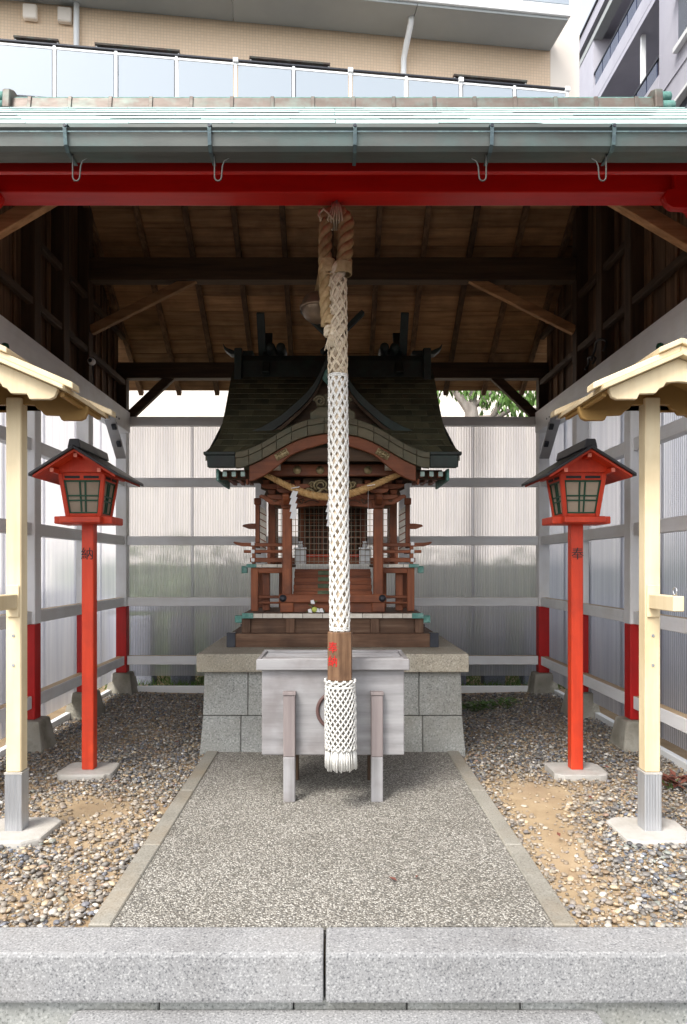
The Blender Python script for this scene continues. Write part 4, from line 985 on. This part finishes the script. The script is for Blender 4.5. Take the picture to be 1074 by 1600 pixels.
# bell behind the rope
be = thing('round_bell', 'dull bronze round bell hanging behind the top of the thick rope', 'bell', (-.075, 3.36, 2.3))
bc = (-.075, 3.36, 2.315); r_ = .075
MB().lathe([(r_*math.sin(a)+.0005, -r_*math.cos(a)) for a in np.linspace(0, math.pi, 17)], bc, 24).build('bell_body', m['bronze'], be, smooth=True)
MB().lathe([(r_+.001,-.008),(r_+.007,-.006),(r_+.007,.006),(r_+.001,.008)], bc, 24).build('bell_band', m['bronze'], be, smooth=True)
MB().tube([(bc[0], 3.36, 2.39), (-.03, 3.36, 2.62), (.0, 3.36, under(3.36)-.06)], .012, 8).build('bell_cord', m['brownrope'], be, smooth=True)
# ------------------------------------------------------------------ red lanterns
def make_lantern(ch, label, x, y):
    t = thing('red_lantern', label, 'lantern', (0, 0, 0), 'red post lanterns')
    pad = []
    for (cx, cy, a0) in ((.09,-.07,-90), (.09,.07,0), (-.09,.07,90), (-.09,-.07,180)):
        for k in range(5):
            a = R(a0+22.5*k); pad.append((cx+.05*math.cos(a)+random.uniform(-.006,.006), cy+.05*math.sin(a)+random.uniform(-.006,.006)))
    MB().prism(pad, -.06, .014, 'z').build('footing', m['concrete'], t, bev=.010, seg=2)
    pole = B(-.031, .031, -.031, .031, .012, 1.305).build('pole', m['vermilion'], t, bev=.004)
    o = text_mesh(ch, .068, 'black_character', m['blackchar'], pole, .0008); o.rotation_euler = (R(90), 0, 0); o.location = (.0, -.0325, 1.142)
    B(-.150, .150, -.095, .095, 1.300, 1.338).build('base_board', m['vermilion'], t, bev=.004)
    B(-.105, .105, -.148, .148, 1.303, 1.3355).build('base_board', m['vermilion'], t, bev=.004)
    z0, z1, b0, b1 = 1.339, 1.572, .092, .122
    at = lambda sx, sy, z, d=0: (sx*(b0+(b1-b0)*(z-z0)/(z1-z0)-d), sy*(b0+(b1-b0)*(z-z0)/(z1-z0)-d), z)
    for sx in (-1, 1):
        for sy in (-1, 1):
            MB().bar(at(sx,sy,z0,.010), at(sx,sy,z1,.010), .022, .022, (0,1,0)).build('corner_post', m['vermilion'], t, bev=.003)
    for face in range(4):
        Mz = Matrix.Rotation(R(90*face), 3, 'Z')
        def fp(u, z, d):    # u across, z height, d inward
            k = b0+(b1-b0)*(z-z0)/(z1-z0); return Mz @ Vector((u*(k-.020), -(k-d), z))
        def quadbox(u0, u1, za, zb, d0, d1):
            return MB().hexa([fp(u0,za,d0), fp(u1,za,d0), fp(u1,za,d1), fp(u0,za,d1)], [fp(u0,zb,d0), fp(u1,zb,d0), fp(u1,zb,d1), fp(u0,zb,d1)])
        quadbox(-1, 1, z0, z0+.014, .003, .022).build('bottom_rail', m['vermilion'], t, bev=.002)
        tr_ = quadbox(-1, 1, 1.523, z1-.004, .003, .020).build('top_rail', m['vermilion'], t, bev=.002)
        quadbox(-.9, -.1, 1.531, 1.544, .0015, .006).build('slot', m['blackchar'], tr_); quadbox(.1, .9, 1.531, 1.544, .0015, .006).build('slot', m['blackchar'], tr_)
        MB().lathe([(.007,-.0045),(.009,-.003),(.009,0)], (0,0,0), 10, 'y')
        pn = quadbox(-1, 1, z0+.014, 1.523, .014, .018).build('paper_pane', m['paper'], t)
        for (u0, u1, za, zb) in ((-1,-.91,z0+.014,1.523), (.91,1,z0+.014,1.523), (-1,1,z0+.014,z0+.022), (-1,1,1.514,1.523)):
            quadbox(u0, u1, za, zb, .007, .0135).build('pane_frame', m['green'], pn)
        for u in (-.15, .15): quadbox(u-.042, u+.042, z0+.0225, 1.5135, .0072, .0138).build('lattice_bar', m['green'], pn)
        for z in (1.420, 1.444): quadbox(-.9, .9, z-.0035, z+.0035, .0066, .0134).build('lattice_bar', m['green'], pn)
    # gable ends, purlins, roof
    for y_ in (-.135, .121):
        MB().prism([(-.135,1.560),(.135,1.560),(.135,1.576),(0,1.665),(-.135,1.576)], y_, y_+.014, 'y').build('gable_board', m['vermilion'], t, bev=.002)
    for (px_, pz, w_) in ((0, 1.636, .020), (-.118, 1.562, .020), (.118, 1.562, .020)):
        pr = B(px_-w_/2, px_+w_/2, -.205, .205, pz-.011, pz+.011).build('purlin', m['vermilion'], t, bev=.002)
        for y_ in (-.207, .2055): B(px_-w_/2+.001, px_+w_/2-.001, y_, y_+.0015, pz-.010, pz+.010).build('purlin_end', m['salmon'], pr)
    for s in (-1, 1):
        MB().hexa([(0,-.225,1.652),(s*.205,-.225,1.523),(s*.205,.225,1.523),(0,.225,1.652)], [(0,-.225,1.664),(s*.205,-.225,1.535),(s*.205,.225,1.535),(0,.225,1.664)]).build('roof_underside', m['vermilion'], t)
        MB().hexa([(0,-.240,1.666),(s*.222,-.240,1.5265),(s*.222,.240,1.5265),(0,.240,1.666)], [(0,-.240,1.682),(s*.222,-.240,1.5425),(s*.222,.240,1.5425),(0,.240,1.682)]).build('roof_plate', m['black'], t, bev=.003)
    MB().prism([(-.034,1.668),(.034,1.668),(.024,1.715),(-.024,1.715)], -.225, .225, 'y').build('ridge_cap', m['black'], t, bev=.004)
    t.location = (x, y, 0); return t
make_lantern('納', 'red post lantern with black gable roof on the left side of the path', -1.285, 3.72)
make_lantern('奉', 'red post lantern with black gable roof on the right side of the path', 1.283, 3.72)

# ------------------------------------------------------------------ cream gabled lamp posts
def make_post(label, x, y, sgn):
    t = thing('gabled_post', label, 'post', (0, 0, 0), 'cream roofed posts')
    pad = [(-.145,-.12),(-.09,-.145),(.08,-.14),(.14,-.10),(.15,.09),(.11,.135),(-.10,.13),(-.145,.09)]
    MB().prism(pad, -.08, .010, 'z').build('footing', m['concrete'], t, bev=.010, seg=2)
    sl_ = MB()
    n = 6
    pts = []
    for (ax_, ay_, dx_, dy_) in ((-.034,-.034,1,0), (.034,-.034,0,1), (.034,.034,-1,0), (-.034,.034,0,-1)):
        for k in range(12):
            f = k/12; o_ = .0016 if k % 2 else 0
            pts.append((ax_+dx_*.068*f + dy_*o_, ay_+dy_*.068*f - dx_*o_))
    sl_.prism(pts, .005, .238, 'z').build('metal_sleeve', m['galv'], t)
    B(-.036, .036, -.036, .036, .2385, .246).build('sleeve_rim', m['concrete'], t)
    post = B(-.031, .031, -.031, .031, .2465, 1.765).build('post', m['cream'], t, bev=.004)
    for zz in (.68, .80, .985): MB().lathe([(.006,-.003),(.006,0)], (.0, -.031, zz), 8, 'y').build('screw', m['galv'], post)
    # forward arm with eye hook
    B(-.026, .026, -.040, -.0345, .875, 1.005).build('arm_plate', m['cream'], t, bev=.002)
    arm = B(-.021, .021, -.245, -.0405, .910, .968).build('arm', m['cream'], t, bev=.003)
    MB().tube([(0, -.215+.014*math.cos(a), .986+.014*math.sin(a)) for a in np.linspace(-1.4, 4.4, 18)], .0025, 6).build('eye_hook', m['galv'], arm, smooth=True)
    # scalloped boards: one on the post, one near each gable
    def board(y0, y1, mt, zb, hw_, nm):
        half = [(hw_, zb+.035),(hw_-.012, zb+.008),(hw_-.03, zb),(hw_-.105, zb),(hw_-.115, zb+.020),(hw_-.175, zb+.022),(hw_-.19, zb+.040),(hw_-.205, zb+.046),(hw_-.215, zb+.062),(0, zb+.066)]
        poly = half + [(-a_, b_) for a_, b_ in half[-2::-1]]
        e = lambda xx: 1.872-.43*abs(xx)
        poly += [(-hw_, e(hw_)-.012), (0, e(0)-.012), (hw_, e(hw_)-.012)]
        MB().prism(poly, y0, y1, 'y').build(nm, m[mt], t, bev=.002)
    board(-.012, .012, 'tan', 1.676, .292, 'cross_board')
    board(-.245, -.226, 'cream', 1.706, .262, 'gable_board'); board(.185, .20, 'tan', 1.752, .225, 'gable_board')
    B(-.02, .02, -.22, .18, 1.79, 1.83).build('ridge_beam', m['tan'], t, bev=.003)
    e = lambda xx: 1.872-.43*abs(xx)
    def slope(s, x1, y0, y1, z0, z1, nm, mt, bev=.002):
        MB().hexa([(0,y0,e(0)+z0),(s*x1,y0,e(x1)+z0),(s*x1,y1,e(x1)+z0),(0,y1,e(0)+z0)], [(0,y0,e(0)+z1),(s*x1,y0,e(x1)+z1),(s*x1,y1,e(x1)+z1),(0,y1,e(0)+z1)]).build(nm, m[mt], t, bev=bev)
    for s in (-1, 1):
        slope(s, .295, -.28, .25, -.010, .007, 'roof_board', 'cream'); slope(s, .288, -.22, .24, -.016, -.011, 'roof_lining', 'tan', 0)  # thin brown sheet paints the shade under the roof boards
        B(min(s*.262,s*.278), max(s*.262,s*.278), -.22, .20, e(.27)-.034, e(.27)-.017).build('eave_batten', m['tan'], t)
        for y0, y1 in ((-.262, -.19), (.20, .262)): slope(s, .325, y0, y1, .008, .033, 'verge_board', 'cream', .003)
        slope(s, .085, -.275, .262, .034, .056, 'ridge_board', 'cream', .003)
    t.location = (x, y, 0); return t
make_post('cream gabled post standing in a metal sleeve at the left edge', -1.292, 2.88, -1)
make_post('cream gabled post standing in a metal sleeve at the right edge', 1.296, 2.88, 1)

# ------------------------------------------------------------------ pebbles
def ico(sub):
    bm = bmesh.new(); bmesh.ops.create_icosphere(bm, subdivisions=sub, radius=1)
    v = np.array([p.co[:] for p in bm.verts]); f = np.array([[q.index for q in p.verts] for p in bm.faces]); bm.free(); return v, f
pal = np.array([(.27,.25,.22),(.19,.175,.16),(.12,.115,.11),(.08,.078,.08),(.14,.155,.19),(.36,.335,.295),(.50,.475,.43),(.64,.61,.56),(.34,.26,.17),(.23,.165,.11),(.42,.34,.23),(.20,.21,.185),(.30,.20,.15)])
pw = np.array([.15,.17,.14,.08,.08,.09,.04,.015,.09,.09,.05,.04,.01]); pw /= pw.sum()
def fnoise(x, y):
    return (np.sin(2.1*x+1.7*y+.4)+np.sin(3.9*x-2.6*y+1.9)+.7*np.sin(6.3*y+2.2*x)+.6*np.sin(9.1*x+4.3*y+2.)+.5*np.sin(13*y-7*x))/3.2
def scatter(n, y0, y1, rlo, rhi, sub, seed):
    g_ = np.random.default_rng(seed)
    x = g_.uniform(.738, 1.94, n)*g_.choice([-1, 1], n); y = g_.uniform(y0, y1, n)
    dens = fnoise(x, y)*.35+.95
    # bare sandy patches, as beside the path edge on the right and before the left lantern
    def patch(cx, cy, rx_, ry_): return np.exp(-(((x-cx)/rx_)**2+((y-cy)/ry_)**2))
    dens -= 1.15*patch(.92,3.15,.14,.5)+.9*patch(1.05,3.42,.22,.22)+.8*patch(.85,2.55,.10,.35)+1.0*patch(-1.12,3.2,.2,.2)+.7*patch(-1.2,2.35,.3,.16)+.55*patch(-.95,2.95,.18,.35)+.5*patch(-1.2,4.7,.3,.3)+.7*patch(1.55,4.8,.18,.5)+.6*patch(-1.6,4.6,.15,.3)
    dens = .22+.74*dens
    dens += .45*patch(1.35,2.6,.3,.35)+.4*patch(-1.45,2.65,.25,.2)+.25*(y > 3.9)
    keep = g_.random(n) < np.clip(dens, .04, 1)
    for (px_, py_, a_, b_) in ((-1.285,3.72,.145,.125), (1.283,3.72,.145,.125), (-1.292,2.88,.14,.125), (1.296,2.88,.14,.125)):
        keep &= ~((np.abs(x-px_) < a_) & (np.abs(y-py_) < b_))
    for (px_, py_) in post_pts[:8]: keep &= ~((np.abs(x-px_) < .11) & (np.abs(y-py_) < .11))
    keep &= ~((np.abs(x) < .78) & (y > 4.08) & (y < 5.14))
    x = x[keep]; y = y[keep]; k = len(x)
    r_ = rlo+(rhi-rlo)*g_.random(k)**1.8
    lay = g_.random(k)
    z = -.022+.012*np.sin(3.1*x+1.3*y)*np.sin(2.3*y+.7) + r_*.25 + .012*(lay > .55)*np.clip(dens[keep], 0, 1)
    V, Fc = ico(sub); nv = len(V)
    sc = np.stack([r_*g_.uniform(.8,1.25,k), r_*g_.uniform(.8,1.25,k), r_*g_.uniform(.42,.7,k)], 1)
    a = g_.uniform(0, 2*np.pi, k); tl = g_.normal(0, .3, k)
    P = V[None]*sc[:, None]
    P *= 1+.10*np.sin(V[None,:,0]*3+a[:,None]*5)[...,None]
    ct_, st_ = np.cos(tl)[:,None], np.sin(tl)[:,None]
    X, Yv, Zv = P[...,0], P[...,1]*ct_-P[...,2]*st_, P[...,1]*st_+P[...,2]*ct_
    ca, sa = np.cos(a)[:,None], np.sin(a)[:,None]
    Q = np.stack([X*ca-Yv*sa+x[:,None], X*sa+Yv*ca+y[:,None], Zv+z[:,None]], 2).reshape(-1, 3)
    Fq = (Fc[None]+(np.arange(k)*nv)[:,None,None]).reshape(-1, 3)
    col = pal[g_.choice(len(pal), k, p=pw)]*g_.uniform(.75,1.25,(k,1))
    dust = np.clip(1-dens[keep], 0, 1)[:,None]*.55; col = col*(1-dust)+np.array((.42,.31,.19))*dust
    return Q, Fq, np.repeat(col, nv, 0)
parts = [scatter(14500, 2.12, 3.3, .004, .0135, 2, 1), scatter(9000, 2.12, 3.3, .003, .006, 1, 4), scatter(17000, 3.3, 4.4, .005, .012, 1, 2), scatter(21000, 4.4, 6.08, .005, .0115, 1, 3)]
Q = []; Fq = []; CC = []; o_ = 0
for q, f, c in parts:
    Q.append(q); Fq.append(f+o_); CC.append(c); o_ += len(q)
Q = np.concatenate(Q); Fq = np.concatenate(Fq); CC = np.concatenate(CC)
me = bpy.data.meshes.new('gravel'); me.vertices.add(len(Q)); me.vertices.foreach_set('co', Q.astype(np.float32).ravel())
me.loops.add(len(Fq)*3); me.loops.foreach_set('vertex_index', Fq.astype(np.int32).ravel())
me.polygons.add(len(Fq)); me.polygons.foreach_set('loop_start', np.arange(0, len(Fq)*3, 3, dtype=np.int32)); me.polygons.foreach_set('loop_total', np.full(len(Fq), 3, np.int32))
me.polygons.foreach_set('use_smooth', np.ones(len(Fq), bool))
me.update(); me.validate()
at_ = me.color_attributes.new('pc', 'FLOAT_COLOR', 'POINT'); at_.data.foreach_set('color', np.concatenate([CC, np.ones((len(CC),1))], 1).astype(np.float32).ravel())
me.materials.append(m['pebble'])
go = bpy.data.objects.new('gravel', me); C.objects.link(go); tag(go, 'rounded grey, white and brown pebbles strewn over the sandy ground', 'gravel', kind='stuff')

lv = MB(); g_ = random.Random(21)
for i in range(46):
    x = g_.uniform(-1.7, 1.7); y = g_.uniform(2.2, 5.6)
    if abs(x) < .8 and (y > 3.1 or g_.random() < .75): continue
    z = .004 if abs(x) < .74 else .012; l_ = g_.uniform(.010,.022); a = g_.uniform(0, 6.28); u = Vector((math.cos(a), math.sin(a), g_.uniform(-.1,.2))); v_ = Vector((-math.sin(a), math.cos(a), g_.uniform(.1,.4))); c_ = Vector((x, y, z+.004))
    lv.add([c_-u*l_, c_-u*l_*.2+v_*l_*.45, c_+u*l_, c_-u*l_*.1-v_*l_*.4+Vector((0,0,.006))], [(0,1,2,3)])
tag(lv.build('fallen_leaves', m['leafred'], None), 'small dry reddish leaves scattered over the gravel', 'leaves', kind='stuff')
# ------------------------------------------------------------------ low weeds
def weed(nm, label, x, y, n, size, mt, seed):
    g_ = random.Random(seed); t = thing(nm, label, 'weed', (x, y, -.01)); mb = MB()
    for i in range(n):
        a = g_.uniform(0, 6.28); d = size*g_.random()**.7; cx, cy = x+d*math.cos(a), y+.55*d*math.sin(a); z = .01+.05*g_.random()
        l_ = .014+.022*g_.random(); b_ = g_.uniform(0, 6.28); u = Vector((math.cos(b_), math.sin(b_), .35*g_.uniform(-1,1.5))).normalized(); v_ = Vector((-math.sin(b_), math.cos(b_), g_.uniform(-.3,.5)))
        c_ = Vector((cx, cy, z)); mb.add([c_-u*l_, c_+v_*l_*.4-u*l_*.1+Vector((0,0,.004)), c_+u*l_, c_-v_*l_*.4-u*l_*.1+Vector((0,0,.004))], [(0,1,2,3)])
    mb.build('leaves', m[mt], t)
    s_ = MB()
    for i in range(9): a = g_.uniform(0, 6.28); d = size*.8*g_.random(); s_.tube([(x+.2*d*math.cos(a), y+.2*d*math.sin(a), -.015), (x+d*math.cos(a), y+.55*d*math.sin(a), .03)], .002, 4)
    s_.build('stems', m['leafdark'], t)
weed('weed', 'low green weed in the gravel beside the podium on the right', 1.08, 5.30, 130, .15, 'leaf', 1)
weed('weed', 'small sparse green weed between the podium and the right wall', 1.34, 5.42, 60, .12, 'leaf', 2)
weed('weed', 'dark reddish weed in the gravel by the right wall', 1.66, 3.46, 60, .10, 'leafred', 3)

# ------------------------------------------------------------------ behind the shelter: stone fence, hedge, tree
for s, nm in ((-1, 'left'), (1, 'right')):  # block walls added to darken the lower part of the side sheets
    bw = thing('boundary_wall', 'low blue grey block wall outside the %s translucent wall' % nm, 'wall', (s*2.7, 4.6, -.3))
    for r_ in range(5):
        for k in range(14):
            y0 = 1.9+.40*k+(.2 if r_ % 2 else 0); B(min(s*2.64,s*2.76), max(s*2.64,s*2.76), y0+.004, y0+.396, -.36+.25*r_+.004, -.36+.25*r_+.246).build('wall_block', m['granite_blue'], bw, bev=.006)
fe = thing('stone_fence', 'row of blue grey granite posts behind the back wall', 'fence', (0, 6.6, 0))
for k in range(-8, 9):
    x = k*.365+.05
    B(x-.10, x+.10, 6.55, 6.72, -.05, .62).build('fence_post', m['granite_blue'], fe, bev=.012)
B(-3.1, 3.1, 6.57, 6.70, .66, .78).build('fence_rail', m['granite_blue'], fe, bev=.010)
hd = thing('hedge', 'green hedge behind the stone fence', 'hedge', (0, 7.5, 0))
mb = MB(); gr_mb = MB(); g_ = random.Random(5)
for i in range(6500):
    x = g_.uniform(-3.4, 3.4); y = 7.35+g_.uniform(-.28,.28); z = g_.uniform(0, 1.28+.10*math.sin(3*x)+.05*math.sin(11*x))
    l_ = g_.uniform(.03,.055); u = Vector((g_.uniform(-1,1), g_.uniform(-1,1), g_.uniform(-1,1))).normalized(); v_ = u.orthogonal().normalized(); c_ = Vector((x, y, z))
    mb.add([c_-u*l_, c_+v_*l_*.45, c_+u*l_, c_-v_*l_*.45], [(0,1,2,3)])
o = mb.build('foliage', m['leafdark'], hd)
for i in range(5000):
    x = g_.uniform(-2.6, 2.6); y = g_.uniform(6.25, 7.1); c_ = Vector((x, y, -.02)); hgt = g_.uniform(.02,.08); u = Vector((g_.uniform(-.05,.05), g_.uniform(-.05,.05), hgt)); v_ = Vector((g_.uniform(-1,1), g_.uniform(-1,1), 0)).normalized()*.005
    gr_mb.add([c_-v_, c_+v_, c_+u], [(0,1,2)])
tag(gr_mb.build('grass', m['leaf'], None), 'tufts of green grass between the stone fence posts', 'grass', kind='stuff')
B(-3.3, 3.3, 7.25, 7.45, -.05, 1.1).build('inner_twigs', m['leafdark'], hd)
tr_ = thing('garden_tree', 'gnarled pale barked tree with sparse leaves behind the right end of the back wall', 'tree', (1.75, 8.6, 0))
def P(px, py, y): return Vector(((px-520)/1100*y, y, CAM_H-(py-885)/1100*y))
TY = 8.6
trunk = MB()
trunk.tube([Vector((1.70,TY,-.05)), Vector((1.66,TY,1.2)), Vector((1.72,TY,2.3)), P(738,655,TY), P(736,640,TY), P(724,628,TY), P(712,612,TY), P(700,590,TY)+Vector((0,.1,0))], [.12,.10,.09,.085,.08,.052,.042,.03], 12)
trunk.tube([P(737,650,TY), P(741,632,TY), P(738,614,TY), P(728,596,TY), P(722,580,TY)], [.06,.045,.042,.034,.026], 10)
trunk.tube([P(735,635,TY), P(752,628,TY), P(768,612,TY), P(790,602,TY), P(815,590,TY)], [.05,.035,.03,.025,.018], 8)
trunk.tube([P(745,656,TY), P(765,653,TY), P(782,650,TY), P(798,640,TY), P(815,636,TY), P(840,640,TY), P(870,630,TY)], [.05,.034,.030,.026,.024,.02,.012], 8)
trunk.tube([P(770,653,TY), P(778,638,TY), P(781,626,TY), P(790,618,TY), P(800,612,TY)], [.04,.034,.03,.022,.012], 8)
tb = trunk.build('trunk', m['bark'], tr_, smooth=True)
mb = MB(); g_ = random.Random(11)
cl = [P(688,606,TY), P(703,606,TY), P(733,612,TY), P(745,612,TY), P(748,618,TY), P(783,615,TY), P(795,622,TY), P(803,628,TY), P(770,628,TY), P(765,632,TY), P(812,632,TY), P(828,614,TY), P(835,622,TY), P(840,630,TY), P(822,606,TY), P(790,598,TY), P(811,645,TY), P(845,612,TY), P(760,590,TY), P(700,585,TY), P(820,590,TY), P(860,620,TY)]
for c0 in cl:
    for i in range(30):
        c_ = c0 + Vector((g_.gauss(0,.09), g_.gauss(0,.15), g_.gauss(0,.05)))
        l_ = g_.uniform(.04,.07); u = Vector((g_.uniform(-.6,.6), g_.uniform(-.5,.5), -1)).normalized(); v_ = Vector((g_.uniform(-1,1), g_.uniform(-1,1), 0)).normalized()
        mb.add([c_-u*l_, c_+v_*l_*.36, c_+u*l_, c_-v_*l_*.36], [(0,1,2,3)])
# upper crown above the shelter's rear eave line, hidden from the front
for i in range(1400):
    a, b_, r_ = g_.uniform(0,6.28), g_.uniform(-1,1), g_.random()**.4
    c_ = Vector((2.0+1.2*r_*math.cos(a), TY+.4+.9*r_*math.sin(a), 4.0+.6*r_*b_)); l_ = g_.uniform(.035,.06)
    u = Vector((g_.uniform(-1,1), g_.uniform(-1,1), -.8)).normalized(); v_ = u.orthogonal().normalized()
    mb.add([c_-u*l_, c_+v_*l_*.4, c_+u*l_, c_-v_*l_*.4], [(0,1,2,3)])
mb.build('crown', m['leaf'], tr_)

# ------------------------------------------------------------------ apartment building behind
ap = thing('apartment_building', 'cream tiled apartment block with frosted glass balcony behind the shelter roof', 'building', (0, 14.3, -.36))
def ab(x0,x1,y0,y1,z0,z1,n,mt,p=None,bev=0): return MB().box(x0,x1,y0+14.3,y1+14.3,z0-.36+.36,z1).build(n, m[mt], p or ap, bev=bev)
E = 5.27
# coordinates below: x along the facade, y negative towards the viewer, z world height; the root is turned 7 degrees at the end
ab(-16, E, 0, 8, -.36, 8.7, 'lower_wall', 'shadewall'); ab(-16, E, .002, 8, 8.7, 18, 'tiled_wall', 'tile')  # lower wall coloured pale to stand in for overexposure and brighten the back sheets
ab(4.63, E+.003, -.004, 8.0, 8.7, 18, 'corner_strip', 'shadewall')
slb = ab(-16, 4.63, -.86, -.002, 9.28, 9.50, 'balcony_slab', 'offwhite', bev=.01)
rail = ab(-16, 4.63, -.87, -.81, 10.56, 10.60, 'hand_rail', 'darkmetal', bev=.008)
for k in range(19):
    x = 4.60-1.09*k
    ab(x-.026, x+.026, -.865, -.815, 9.5, 10.56, 'balcony_post', 'offwhite', bev=.006)
    if k < 18: ab(x-1.09+.045, x-.045, -.85, -.835, 9.62, 10.49, 'glass_panel', 'frosted')
    if k in (0, 2, 4, 6): ab(x-.05, x+.05, -.89, -.80, 10.53, 10.62, 'rail_joint', 'offwhite', bev=.01)
ab(-16, 4.63, -.855, -.825, 10.50, 10.535, 'top_bar', 'offwhite')
for a_, b_ in zip([-16,-6.6,-2.0,1.55], [-6.6,-2.0,1.55,4.62]): ab(a_+.006, b_-.006, -.85, -.01, 11.95, 12.0, 'soffit_panel', 'soffit', bev=.004)
ab(-16, 4.66, -.90, -.003, 12.005, 12.22, 'balcony_slab', 'offwhite', bev=.01); ab(-16, 4.63, -.88, -.84, 12.25, 13.3, 'upper_parapet', 'frosted')
for xc, w_ in ((-5.75,.75), (-3.85,1.54), (-.87,1.54), (3.30,1.5)):
    wf = ab(xc-w_/2, xc+w_/2, -.02, -.004, 9.5, 11.20, 'window', 'window')
    ab(xc-w_/2-.04, xc+w_/2+.04, -.09, -.004, 11.205, 11.24, 'window_head', 'ridge', wf); ab(xc-.03, xc+.03, -.035, -.021, 9.5, 11.19, 'mullion', 'offwhite', wf)
    ab(xc-w_/2-.03, xc-w_/2, -.05, -.004, 9.5, 11.20, 'jamb', 'offwhite', wf); ab(xc+w_/2, xc+w_/2+.03, -.05, -.004, 9.5, 11.20, 'jamb', 'offwhite', wf)
for x in (-5.86, -5.22): ab(x-.13, x+.13, -.12, -.003, 11.58, 11.86, 'vent_hood', 'shadewall', bev=.02)
MB().tube([(-5.0,14.22,13.2),(-5.0,14.22,11.6),(-5.0,14.20,9.5)], .055, 12).build('downpipe', m['offwhite'], ap, smooth=True)
MB().tube([(1.50,13.75,11.98),(1.50,13.80,11.86),(1.46,14.1,11.55),(1.45,14.2,11.45),(1.45,14.22,11.2),(1.45,14.22,9.5)], .06, 12).build('downpipe', m['offwhite'], ap, smooth=True)
for ch in list(ap.children_recursive): pass
ap.rotation_euler = (0, 0, R(7))

# ------------------------------------------------------------------ lilac building on the right
rb_ = thing('lilac_building', 'tall lilac grey apartment block with recessed balconies at upper right', 'building', (9, 20, -.36))
def bb_(x0,x1,y0,y1,z0,z1,n,mt,p=None,bev=0): return B(x0,x1,y0,y1,z0,z1).build(n, m[mt], p or rb_, bev=bev)
bb_(9, 16, 11, 19.4, -.36, 23, 'wall', 'lilac'); bb_(10.4, 16, 19.4, 25.7, -.36, 19.6, 'recess_wall', 'lilac')
bb_(9, 10.398, 24.3, 25.7, -.36, 19.3, 'end_wall', 'lilac'); bb_(8.9, 16, 19.402, 25.85, 19.61, 20.05, 'parapet', 'lilac'); bb_(8.85, 9.4, 19.403, 25.9, 20.055, 20.12, 'parapet_cap', 'darkmetal')
bb_(8.98, 9.3, 19.404, 25.8, 19.25, 19.45, 'string_course', 'soffit')
for z in (16.9, 14.0, 11.1, 8.2):
    bb_(8.99, 10.395, 19.404, 24.29, z-.05, z+.12, 'balcony_slab', 'lilac'); bd = bb_(8.985, 9.12, 19.405, 24.295, z+.125, z+.62, 'balcony_band', 'lilac')
    for k in range(7):
        bb_(9.02, 9.05, 19.6+.66*k, 20.2+.66*k, z+.66, z+1.12, 'balcony_pane', 'navy', bd)
    bb_(9.0, 9.07, 19.41, 24.28, z+1.13, z+1.18, 'balcony_rail', 'darkmetal', bd)
    for y in (19.9, 22.6): bb_(10.37, 10.39, y, y+1.6, z+.2, z+2.2, 'balcony_door', 'window')
    bb_(9.25, 9.75, 21.9, 22.7, z+.63, z+1.3, 'air_conditioner', 'offwhite', bev=.02); bb_(9.16, 9.28, 20.85, 20.97, z+.13, z+2.84, 'balcony_column', 'offwhite')
for z in (14.6, 11.7, 8.8, 17.5):
    for y in (15.6, 12.4):
        wn = bb_(8.985, 8.998, y, y+2.7, z, z+1.3, 'window', 'window'); bb_(8.80, 8.998, y-.1, y+2.8, z+1.32, z+1.42, 'window_hood', 'offwhite', wn, .01); bb_(8.86, 8.998, y-.06, y+2.76, z-.16, z-.02, 'window_sill', 'offwhite', wn, .01); bb_(8.97, 8.986, y+1.3, y+1.36, z, z+1.3, 'mullion', 'darkmetal', wn)
    bb_(8.97, 8.999, 11, 19.39, z-.62, z-.58, 'string_course', 'lilac')
wn = bb_(8.985, 8.998, 24.75, 25.3, 14.5, 16.2, 'window', 'window')
